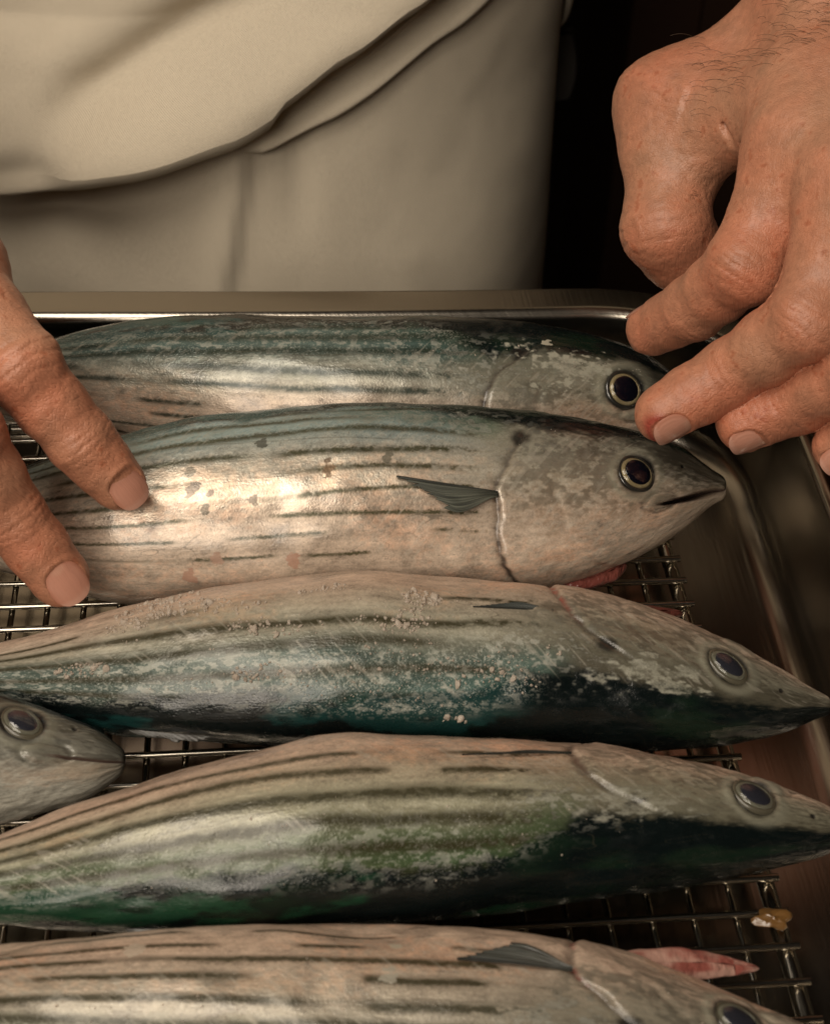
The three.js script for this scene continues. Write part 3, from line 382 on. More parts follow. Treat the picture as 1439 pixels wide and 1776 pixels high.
// ------------------------------------------------------------------ the cook: one body mesh, nails, hair, clothing
const mm = a => [a[0] / 1000, a[1] / 1000, a[2] / 1000, a[3] / 1000];
const HAND_A = {                                                       // the hand holding a morsel over the heads: joints x, y, z, radius in millimetres
  thumb: [[120.2, 130.0, -98.9, 15.0], [81.3, 98.0, -95.9, 14.6], [78.8, 73.0, -61.9, 14.2], [91.2, 55.0, -65.1, 11.5]],
  index: [[123.8, 135.0, -83.3, 15.0], [110.8, 118.0, -34.0, 14.2], [93.9, 92.0, -9.0, 11.4], [82.9, 70.0, -19.3, 9.6], [73.1, 56.0, -27.7, 8.4]],
  middle: [[140.3, 135.0, -76.2, 15.0], [122.2, 118.0, -9.3, 14.0], [107.9, 92.0, 18.4, 11.4], [90.8, 68.0, 11.5, 9.8], [72.2, 57.0, 17.1, 8.7]],
  ring: [[149.3, 130.0, -63.4, 14.0], [133.2, 112.0, 13.9, 13.0], [123.7, 85.0, 28.1, 10.8], [109.9, 64.0, 18.3, 9.4], [96.2, 55.0, 18.4, 8.3]],
  pinky: [[156.5, 120.0, -46.2, 13.0], [143.7, 100.0, 29.1, 12.0], [137.6, 75.0, 29.9, 9.5], [128.6, 62.0, 28.3, 8.6], [122.0, 55.0, 28.7, 7.4]],
};
const HAND_B = {                                                       // the hand pressing the second fish
  index: [[-190.6, 110.0, -55.0, 14.0], [-133.8, 98.0, 13.3, 13.0], [-107.0, 86.0, 45.9, 10.7], [-92.5, 66.0, 51.1, 9.0], [-83.5, 53.0, 53.1, 7.8]],
  middle: [[-193.0, 110.0, -25.3, 14.0], [-142.5, 100.0, 46.8, 13.0], [-119.1, 80.0, 67.8, 10.8], [-109.2, 54.0, 69.6, 9.3], [-97.3, 37.0, 74.9, 8.1]],
  ring: [[-203.3, 105.0, -0.4, 13.5], [-168.1, 95.0, 71.2, 12.5], [-152.6, 75.0, 87.2, 10.4], [-143.9, 48.0, 88.0, 9.0], [-134.6, 32.0, 93.2, 7.8]],
  pinky: [[-211.7, 100.0, 22.4, 12.5], [-180.5, 88.0, 91.0, 11.5], [-170.0, 68.0, 100.1, 9.0], [-164.7, 45.0, 99.0, 8.2], [-158.1, 30.0, 101.0, 7.0]],
  thumb: [[-205.0, 98.0, -62.0, 14.0], [-185.0, 66.0, -45.0, 13.0], [-170.0, 50.0, -24.0, 10.5]],
};
function cap(px, py, pz, a, b) {
  const bx = b[0] - a[0], by = b[1] - a[1], bz = b[2] - a[2], x = px - a[0], y = py - a[1], z = pz - a[2];
  let h = (x * bx + y * by + z * bz) / (bx * bx + by * by + bz * bz); h = h < 0 ? 0 : h > 1 ? 1 : h;
  const dx = x - bx * h, dy = y - by * h, dz = z - bz * h;
  return Math.sqrt(dx * dx + dy * dy + dz * dz) - (a[3] + (b[3] - a[3]) * h);
}
const smin = (a, b, k) => { const h = Math.max(k - Math.abs(a - b), 0) / k; return Math.min(a, b) - h * h * k * 0.25; };
function makeHand(H, extra, nails, creases, grooves) {
  const ch = {}; for (const k in H) ch[k] = H[k].map(mm);
  const fingers = Object.keys(ch).map(k => { const c = ch[k], from = 1; return { k, segs: c.slice(from, -1).map((p, i) => [p, c[from + i + 1]]), c }; });
  // a finger thickens a little between its joints
  for (const f of fingers) { const s = []; for (const [a, b] of f.segs) { const m = [0, 1, 2].map(i => (a[i] + b[i]) / 2), r = (a[3] + b[3]) / 2 * (f.k === 'thumb' ? 1.02 : 0.955); const q = [...m, r]; s.push([a, q], [q, b]); } f.segs = s; }
  const palm = [];
  for (const f of fingers) palm.push([f.c[0], f.c[1]]);
  const names = ['index', 'middle', 'ring', 'pinky']; for (let i = 0; i < 3; i++) { const a = ch[names[i]], b = ch[names[i + 1]]; palm.push([[...a[1].slice(0, 3), a[1][3] * 0.86], [...b[1].slice(0, 3), b[1][3] * 0.86]]); const ma = [0, 1, 2].map(q => (a[0][q] + a[1][q]) / 2), mb = [0, 1, 2].map(q => (b[0][q] + b[1][q]) / 2); palm.push([[...ma, 0.0135], [...mb, 0.0135]]); }
  for (const e of extra) palm.push(e.map(mm));
  for (const n of nails) {
    const c = ch[n.f], t = c[c.length - 1], d = c[c.length - 2]; n.ax = V(t[0] - d[0], t[1] - d[1], t[2] - d[2]).normalize(); n.dn = V(...n.dn); n.dn.addScaledVector(n.ax, -n.dn.dot(n.ax)).normalize(); n.sd = n.ax.clone().cross(n.dn); n.o = V(t[0], t[1], t[2]); n.r = t[3];
    n.w = n.w * 0.88 / 1000; n.l = n.l * 0.9 / 1000; n.c = (n.c ?? 1.5) / 1000;
  }
  for (const c of creases) { const k = ch[c.f], j = k[c.j], a = k[c.j - 1], b = k[c.j + 1] || k[c.j]; c.o = V(j[0], j[1], j[2]); c.ax = V(b[0] - a[0], b[1] - a[1], b[2] - a[2]).normalize(); c.dn = V(...c.dn); c.dn.addScaledVector(c.ax, -c.dn.dot(c.ax)).normalize(); c.r = j[3]; }
  const gr = grooves.map(g => ({ p: g.p.map(q => [q[0] / 1000, q[1] / 1000, q[2] / 1000, 0]), d: g.d / 1000, w: g.w / 1000 }));
  function base(x, y, z) {
    let d = 1; for (const s of palm) d = smin(d, cap(x, y, z, s[0], s[1]), 0.014);
    let out = d;
    for (const f of fingers) { let q = 1; for (const s of f.segs) q = smin(q, cap(x, y, z, s[0], s[1]), 0.003); out = Math.min(out, smin(d, q, f.k === 'thumb' ? 0.016 : 0.009)); }
    return out;
  }
  function nailE(n, x, y, z) { const X = x - n.o.x, Y = y - n.o.y, Z = z - n.o.z; const up = X * n.dn.x + Y * n.dn.y + Z * n.dn.z; if (up < n.r * 0.2) return 9; const u = X * n.sd.x + Y * n.sd.y + Z * n.sd.z, v = X * n.ax.x + Y * n.ax.y + Z * n.ax.z - n.c; const e = Math.pow(Math.pow(Math.abs(u) / n.w, 2.6) + Math.pow(Math.abs(v) / n.l, 2.6), 1 / 2.6); return e; }
  function field(x, y, z) {
    let d = base(x, y, z); if (d > 0.006 || d < -0.006) return d;
    for (const n of nails) { const e = nailE(n, x, y, z); if (e < 1.6) { const v = ((x - n.o.x) * n.ax.x + (y - n.o.y) * n.ax.y + (z - n.o.z) * n.ax.z - n.c) / n.l; d -= 0.0003 * Math.exp(-Math.pow((e - 1.14) / 0.13, 2)) * (1 - sst(0.3, 0.9, v)) - 0.0005 * (1 - sst(0.9, 1.04, e)); } }
    for (const c of creases) {
      const X = x - c.o.x, Y = y - c.o.y, Z = z - c.o.z, al = X * c.ax.x + Y * c.ax.y + Z * c.ax.z; if (Math.abs(al) > 0.014) continue;
      const up = X * c.dn.x + Y * c.dn.y + Z * c.dn.z; if (X * X + Y * Y + Z * Z > c.r * c.r * 3.2) continue;
      const side = sst(c.r * 0.1, c.r * 0.75, up), q = Math.hypot(X, Y, Z), wob = n3(x * 260 + 5, y * 260, z * 260) * 2.6;
      const env = Math.exp(-Math.pow(al / c.s, 2)) * side;
      d += 0.45 * c.a * env * (Math.pow(0.5 + 0.5 * Math.cos(al * 2 * Math.PI / c.l + wob), 5) * (0.4 + 1.0 * n3(x * 160, y * 160, z * 160)) - 0.25);
      d -= c.k * Math.exp(-Math.pow(al / 0.006, 2)) * side;
    }
    for (const g of gr) { let q = 1; for (let i = 0; i < g.p.length - 1; i++) q = Math.min(q, cap(x, y, z, g.p[i], g.p[i + 1])); if (q < g.w * 3) d += g.d * Math.exp(-q * q / (g.w * g.w)); }
    d += (n3(x * 90, y * 90, z * 90) - 0.5) * 0.0011 + (n3(x * 330, y * 330, z * 330) - 0.5) * 0.00030 + (n3(x * 800, y * 800, z * 800) - 0.5) * 0.00014;
    return d;
  }
  return { field, base, nails, creases, nailE, ch };
}
// naive surface nets over a box; cells outside the neighbourhood of the surface are skipped
function nets(f, lo, hi, cell, quick) {
  const nx = Math.ceil((hi[0] - lo[0]) / cell) + 1, ny = Math.ceil((hi[1] - lo[1]) / cell) + 1, nz = Math.ceil((hi[2] - lo[2]) / cell) + 1;
  const B = 6, F = new Float32Array(nx * ny * nz).fill(1), I = (i, j, k) => (k * ny + j) * nx + i;
  for (let k0 = 0; k0 < nz; k0 += B) for (let j0 = 0; j0 < ny; j0 += B) for (let i0 = 0; i0 < nx; i0 += B) {
    const c = (quick || f)(lo[0] + (i0 + B / 2) * cell, lo[1] + (j0 + B / 2) * cell, lo[2] + (k0 + B / 2) * cell), far = Math.abs(c) > B * cell * 1.0 + 0.003;
    for (let k = k0; k < Math.min(nz, k0 + B); k++) for (let j = j0; j < Math.min(ny, j0 + B); j++) for (let i = i0; i < Math.min(nx, i0 + B); i++) F[I(i, j, k)] = far ? c : f(lo[0] + i * cell, lo[1] + j * cell, lo[2] + k * cell);
  }
  const id = new Int32Array(nx * ny * nz).fill(-1), pos = [], idx = [];
  for (let k = 0; k < nz - 1; k++) for (let j = 0; j < ny - 1; j++) for (let i = 0; i < nx - 1; i++) {
    let mask = 0, n = 0, x = 0, y = 0, z = 0; const v = [];
    for (let q = 0; q < 8; q++) { const s = F[I(i + (q & 1), j + (q >> 1 & 1), k + (q >> 2))]; v.push(s); if (s < 0) mask |= 1 << q; }
    if (mask === 0 || mask === 255) continue;
    for (let a = 0; a < 8; a++) for (let b = 0; b < 3; b++) { const c = a | 1 << b; if (c === a || (v[a] < 0) === (v[c] < 0)) continue; const t = v[a] / (v[a] - v[c]); x += (a & 1) + (b === 0 ? t : 0); y += (a >> 1 & 1) + (b === 1 ? t : 0); z += (a >> 2) + (b === 2 ? t : 0); n++; }
    id[I(i, j, k)] = pos.length / 3; pos.push(lo[0] + (i + x / n) * cell, lo[1] + (j + y / n) * cell, lo[2] + (k + z / n) * cell);
  }
  const quad = (a, b, c, d, s) => { if (a < 0 || b < 0 || c < 0 || d < 0) return; if (s) idx.push(a, b, c, a, c, d); else idx.push(a, c, b, a, d, c); };
  for (let k = 1; k < nz - 1; k++) for (let j = 1; j < ny - 1; j++) for (let i = 1; i < nx - 1; i++) {
    const s = F[I(i, j, k)] < 0;
    if (s !== F[I(i + 1, j, k)] < 0) quad(id[I(i, j - 1, k - 1)], id[I(i, j, k - 1)], id[I(i, j, k)], id[I(i, j - 1, k)], s);
    if (s !== F[I(i, j + 1, k)] < 0) quad(id[I(i - 1, j, k - 1)], id[I(i - 1, j, k)], id[I(i, j, k)], id[I(i, j, k - 1)], s);
    if (s !== F[I(i, j, k + 1)] < 0) quad(id[I(i - 1, j - 1, k)], id[I(i, j - 1, k)], id[I(i, j, k)], id[I(i - 1, j, k)], s);
  }
  const P = new Float32Array(pos), N = new Float32Array(pos.length), h = cell * 0.5;
  for (let i = 0; i < P.length; i += 3) {
    let gx, gy, gz;
    for (let it = 0; it < 2; it++) {
      const x = P[i], y = P[i + 1], z = P[i + 2], d = f(x, y, z);
      gx = f(x + h, y, z) - f(x - h, y, z); gy = f(x, y + h, z) - f(x, y - h, z); gz = f(x, y, z + h) - f(x, y, z - h);
      const l = Math.hypot(gx, gy, gz) || 1; gx /= l; gy /= l; gz /= l;
      if (it === 0) { const st = clamp(d, -cell, cell) * 0.8; P[i] -= gx * st; P[i + 1] -= gy * st; P[i + 2] -= gz * st; }
    }
    N[i] = gx; N[i + 1] = gy; N[i + 2] = gz;
  }
  const g = new THREE.BufferGeometry(); g.setAttribute('position', new THREE.BufferAttribute(P, 3)); g.setAttribute('normal', new THREE.BufferAttribute(N, 3)); g.setIndex(idx); return g;
}
function skinColours(g, hand) {
  const p = g.attributes.position, n = g.attributes.normal, c = new Float32Array(p.count * 3), uv = new Float32Array(p.count * 2);
  for (let i = 0; i < p.count; i++) {
    const x = p.getX(i), y = p.getY(i), z = p.getZ(i);
    const a = n3(x * 45 + 3, y * 45, z * 45), b = n3(x * 170, y * 170 + 9, z * 170), d = n3(x * 520, y * 520, z * 520), e = n3(x * 950, y * 950, z * 950);
    let red = 0.25 + (a - 0.5) * 0.9 + (b - 0.5) * 0.5;
    if (hand) {
      for (const k of hand.creases) { const q = Math.hypot(x - k.o.x, y - k.o.y, z - k.o.z) / (k.r * 1.5); red += 0.45 * Math.exp(-q * q * q); }
      for (const k of hand.nails) { const q = Math.hypot(x - k.o.x, y - k.o.y, z - k.o.z) / 0.016; red += 0.4 * Math.exp(-q * q); }
    }
    red = clamp(red); const v = 0.92 + (b - 0.5) * 0.22 + (d - 0.5) * 0.2 + (e - 0.5) * 0.16;
    let r = (0.50 + 0.03 * red) * v, gg = (0.245 - 0.055 * red) * v, bb = (0.145 - 0.04 * red) * v;
    if (d > 0.8 && b > 0.5) { r *= 0.8; gg *= 0.68; bb *= 0.62; }                                   // freckles
    if (hand) for (const k of hand.nails) { if (!k.blood) continue; const q = hand.nailE(k, x, y, z), w = Math.exp(-Math.pow((q - 1.12) / 0.16, 2)) * sst(-0.2, 0.5, ((x - k.o.x) * k.ax.x + (y - k.o.y) * k.ax.y + (z - k.o.z) * k.ax.z) / 0.006) * sst(0.3, 0.5, b + 0.2); r += (0.3 - r) * w * 0.8; gg += (0.03 - gg) * w * 0.85; bb += (0.02 - bb) * w * 0.85; }
    c[i * 3] = r; c[i * 3 + 1] = gg; c[i * 3 + 2] = bb; uv[i * 2] = x * 20 + y * 6; uv[i * 2 + 1] = z * 20 - y * 12;
  }
  g.setAttribute('color', new THREE.BufferAttribute(c, 3)); g.setAttribute('uv', new THREE.BufferAttribute(uv, 2)); return g;
}
const person = group('person', 'cook in cream jacket and apron bending over the tray, both hands at the fish', 'person');
const skinBump = noiseTex(512, 512, (i, j) => { const a = n2(i * 0.5, j * 0.5), b = n2(i * 0.22 + 9, j * 0.22), c = Math.abs(n2(i * 0.12 + j * 0.05, j * 0.12) - 0.5) * 2; return 0.3 * a + 0.3 * b + 0.4 * Math.min(1, c * 3); });
const skin = new THREE.MeshPhysicalMaterial({ vertexColors: true, roughness: 0.52, bumpMap: skinBump, bumpScale: 0.00022, clearcoat: 0.22, clearcoatRoughness: 0.33, sheen: 0.15, sheenRoughness: 0.5, sheenColor: rgb(0.6, 0.3, 0.2) });
const handA = makeHand(HAND_A, [
  [[120, 130, -99, 15], [124, 135, -83, 15]], [[124, 135, -83, 15], [140, 135, -76, 15]], [[140, 135, -76, 14], [156, 120, -46, 13]],
  [[128, 136, -96, 17], [172, 165, -150, 24]], [[148, 132, -70, 15], [182, 160, -142, 24]], [[172, 165, -150, 25], [240, 220, -240, 33]],
  [[81, 98, -96, 12.5], [117, 120, -62, 12]], [[95, 104, -74, 11], [112, 120, -50, 12]]],
  [{ f: 'middle', dn: [-0.1, -0.35, 1], w: 6.4, l: 6.2, c: 0.5, blood: true }, { f: 'ring', dn: [0, -0.3, 1], w: 6.2, l: 6, c: 0.5 }, { f: 'index', dn: [-0.3, 0.75, -0.7], w: 6.2, l: 6, c: 1 }, { f: 'thumb', dn: [0.2, 0.3, -1], w: 7.5, l: 7.5, c: 1 }, { f: 'pinky', dn: [0.1, 0.3, 1], w: 5.2, l: 5.2, c: 1 }],
  [{ f: 'index', j: 2, dn: [0.25, 0.55, 0.8], a: 0.0007, l: 0.0032, s: 0.0075, k: 0.0006 }, { f: 'middle', j: 2, dn: [0.25, 0.5, 0.85], a: 0.0007, l: 0.0032, s: 0.0075, k: 0.0006 }, { f: 'ring', j: 2, dn: [0.25, 0.5, 0.85], a: 0.0006, l: 0.003, s: 0.007, k: 0.0005 },
   { f: 'index', j: 3, dn: [0.1, 0.3, 0.9], a: 0.0004, l: 0.0025, s: 0.005, k: 0.0001 }, { f: 'middle', j: 3, dn: [0, 0.2, 1], a: 0.0005, l: 0.0025, s: 0.005, k: 0.0001 }, { f: 'ring', j: 3, dn: [0, 0.2, 1], a: 0.0004, l: 0.0025, s: 0.005, k: 0.0001 }, { f: 'thumb', j: 2, dn: [-0.5, 0.3, 0.8], a: 0.0006, l: 0.0055, s: 0.009, k: 0.0004 }, { f: 'thumb', j: 1, dn: [-0.6, 0.6, 0.3], a: 0.0004, l: 0.004, s: 0.008, k: 0.0008 }],
  [{ p: [[91, 115, -66], [93, 109, -56], [90, 100, -50]], d: 2.2, w: 1.6 }, { p: [[97, 118, -64], [98, 112, -52], [96, 106, -44]], d: 1.8, w: 1.7 }, { p: [[88, 112, -76], [91, 111, -68]], d: 1.6, w: 1.8 }, { p: [[104, 124, -60], [103, 117, -46]], d: 1.2, w: 2.2 }]);
const handB = makeHand(HAND_B, [
  [[-190, 110, -55, 15], [-193, 110, -25, 14]], [[-193, 110, -25, 14], [-204, 104, 0, 13]], [[-204, 104, 0, 13], [-212, 100, 22, 12]],
  [[-192, 112, -52, 16], [-225, 128, -92, 22]], [[-208, 104, 5, 14], [-246, 122, -74, 22]], [[-233, 126, -84, 25], [-300, 165, -160, 34]]],
  [{ f: 'index', dn: [0.35, 0.75, 0.6], w: 5.9, l: 6.6, c: 1.4 }, { f: 'middle', dn: [0.3, 0.75, 0.7], w: 6.0, l: 6.8, c: 1.4 }, { f: 'ring', dn: [0.3, 0.75, 0.7], w: 5.8, l: 6.2, c: 1.4 }, { f: 'pinky', dn: [0.3, 0.75, 0.7], w: 5, l: 5.2, c: 1.4 }, { f: 'thumb', dn: [0.5, 0.8, -0.2], w: 7, l: 7, c: 1.4 }],
  [{ f: 'index', j: 2, dn: [0.3, 0.8, 0.5], a: 0.0008, l: 0.0034, s: 0.008, k: 0.0006 }, { f: 'middle', j: 2, dn: [0.3, 0.8, 0.5], a: 0.0008, l: 0.0034, s: 0.008, k: 0.0006 }, { f: 'index', j: 3, dn: [0.3, 0.8, 0.5], a: 0.0005, l: 0.0024, s: 0.005, k: 0.0001 }, { f: 'middle', j: 3, dn: [0.3, 0.8, 0.5], a: 0.0005, l: 0.0024, s: 0.005, k: 0.0001 }], []);
{
  const parts = [];
  parts.push(skinColours(nets(handA.field, [0.055, 0.03, -0.125], [0.175, 0.165, 0.05], 0.0008, handA.base), handA));
  parts.push(skinColours(nets(handB.field, [-0.185, 0.02, -0.03], [-0.07, 0.125, 0.115], 0.0009, handB.base), handB));
  // wrists, arms, shoulders and trunk, outside the picture or under the clothes
  const A = [[0.172, 0.165, -0.15, 0.026], [0.24, 0.22, -0.24, 0.034], [0.27, 0.25, -0.3, 0.04], [0.11, 0.44, -0.36, 0.05]], Bm = [[-0.233, 0.126, -0.084, 0.026], [-0.30, 0.165, -0.16, 0.034], [-0.40, 0.25, -0.28, 0.04], [-0.33, 0.46, -0.37, 0.05]];
  const segs = []; for (const q of [A, Bm]) for (let i = 0; i < 3; i++) segs.push([q[i], q[i + 1]]);
  segs.push([A[3], Bm[3]], [[-0.11, 0.45, -0.37, 0.08], [-0.115, 0.1, -0.34, 0.09]], [[-0.115, 0.1, -0.34, 0.09], [-0.115, -0.25, -0.33, 0.095]], [[-0.05, 0.1, -0.33, 0.07], [-0.18, 0.1, -0.33, 0.07]], [[-0.05, -0.2, -0.33, 0.08], [-0.18, -0.2, -0.33, 0.08]]);
  const rest = (x, y, z) => { let d = smin(handA.base(x, y, z), handB.base(x, y, z), 0.001); for (const s of segs) d = smin(d, cap(x, y, z, s[0], s[1]), 0.02); return d; };
  const far = skinColours(nets(rest, [-0.45, -0.4, -0.48], [0.33, 0.56, 0.13], 0.009), null);
  // keep only what the two fine meshes do not cover
  const ix = [], p = far.attributes.position, inBox = i => { const x = p.getX(i), y = p.getY(i), z = p.getZ(i); return (x > 0.055 && x < 0.1735 && y > 0.03 && y < 0.1635 && z > -0.1235 && z < 0.05) || (x > -0.1835 && x < -0.07 && y > 0.02 && y < 0.125 && z > -0.0285 && z < 0.115); };
  for (let i = 0; i < far.index.count; i += 3) { const a = far.index.getX(i), b = far.index.getX(i + 1), c = far.index.getX(i + 2); if (!(inBox(a) && inBox(b) && inBox(c))) ix.push(a, b, c); }
  far.setIndex(ix); parts.push(far);
  mesh('body', mergeGeometries(parts), skin, person);
}
const nailMat = new THREE.MeshPhysicalMaterial({ vertexColors: true, roughness: 0.3, clearcoat: 0.5, clearcoatRoughness: 0.15, bumpMap: noiseTex(64, 64, (i, j) => n2(i * 0.7, 3)), bumpScale: 0.00006 });
for (const [h, list] of [[handA, handA.nails], [handB, handB.nails]]) for (const n of list) {
  const q = V(), sn = V();
  const ng = solidify(20, 20, (u, v, p, nn) => {
    let a = u * 2 - 1, b = v * 2 - 1; const rr = Math.pow(Math.pow(Math.abs(a), 2.6) + Math.pow(Math.abs(b), 2.6), 1 / 2.6), mx = Math.max(Math.abs(a), Math.abs(b)), k = rr > 1e-6 ? mx / rr : 1; a *= k; b *= k;   // square grid onto the nail's rounded outline
    const U = a * n.w * 1.0, Vv = b * n.l + n.c, edge = Math.max(Math.abs(a), Math.abs(b));
    // drop onto the finger along the nail's own normal
    p.copy(n.o).addScaledVector(n.sd, U).addScaledVector(n.ax, Vv).addScaledVector(n.dn, n.r * 1.5);
    const flat = Math.max(0, n.r * n.r - U * U * 1.05), hgt = Math.sqrt(flat) - 0.0004 - Math.max(0, Vv) * Math.max(0, Vv) * 22;
    p.copy(n.o).addScaledVector(n.sd, U).addScaledVector(n.ax, Vv).addScaledVector(n.dn, hgt + 0.0001);
    nn.copy(n.dn).multiplyScalar(Math.sqrt(flat)).addScaledVector(n.sd, U).normalize();
  }, 0.0006);
  const nu = ng.attributes.uv, nc = new Float32Array(nu.count * 3), np = ng.attributes.position;
  for (let i = 0; i < nu.count; i++) { q.set(np.getX(i), np.getY(i), np.getZ(i)).sub(n.o); const a = q.dot(n.sd) / n.w, b = (q.dot(n.ax) - n.c) / n.l, e = Math.pow(Math.pow(Math.abs(a), 2.6) + Math.pow(Math.abs(b), 2.6), 1 / 2.6), tip = sst(0.62, 0.8, b + 0.12 * a * a), moon = 1 - sst(0.25, 0.42, Math.hypot(a * 0.8, b + 0.95)), rim = sst(0.85, 1, e) * (1 - tip), st = 0.95 + 0.1 * n2(a * 14, 2); nc[i * 3] = (0.53 + 0.05 * tip + 0.03 * moon - 0.05 * rim) * st; nc[i * 3 + 1] = (0.25 + 0.055 * tip + 0.04 * moon - 0.05 * rim) * st; nc[i * 3 + 2] = (0.175 + 0.05 * tip + 0.03 * moon - 0.045 * rim) * st; }
  ng.setAttribute('color', new THREE.BufferAttribute(nc, 3)); mesh('fingernail', ng, nailMat, person);
}
// short hairs on the back of the hand and the wrist
{
  const rnd = mulberry(77), gs = [];
  for (let t = 0; t < 2600 && gs.length < 420; t++) {
    const x = 0.085 + rnd() * 0.085, y0 = 0.17, z = -0.125 + rnd() * 0.075; let y = y0, hit = false;
    for (let i = 0; i < 60; i++) { const d = handA.base(x, y, z); if (d < 0.0004) { hit = true; break; } y -= Math.max(d * 0.8, 0.0004); if (y < 0.08) break; }
    if (!hit || n2(x * 60, z * 60) < 0.42) continue;
    const a = 2.2 + rnd() * 1.6, len = 0.004 + rnd() * 0.005, dx = Math.cos(a) * len, dz = -Math.sin(a) * len * 0.2 + (rnd() - 0.3) * 0.003;
    const c = new THREE.QuadraticBezierCurve3(V(x, y, z), V(x + dx * 0.5, y + 0.0014, z + dz * 0.5), V(x + dx, y + 0.0008 * (rnd() - 0.2), z + dz + 0.001 * rnd()));
    gs.push(new THREE.TubeGeometry(c, 5, 0.00006, 3));
  }
  const hair = mesh('arm_hair', mergeGeometries(gs), new THREE.MeshStandardMaterial({ color: rgb(0.08, 0.045, 0.025), roughness: 0.5 }), person); hair.userData.kind = 'stuff';
}
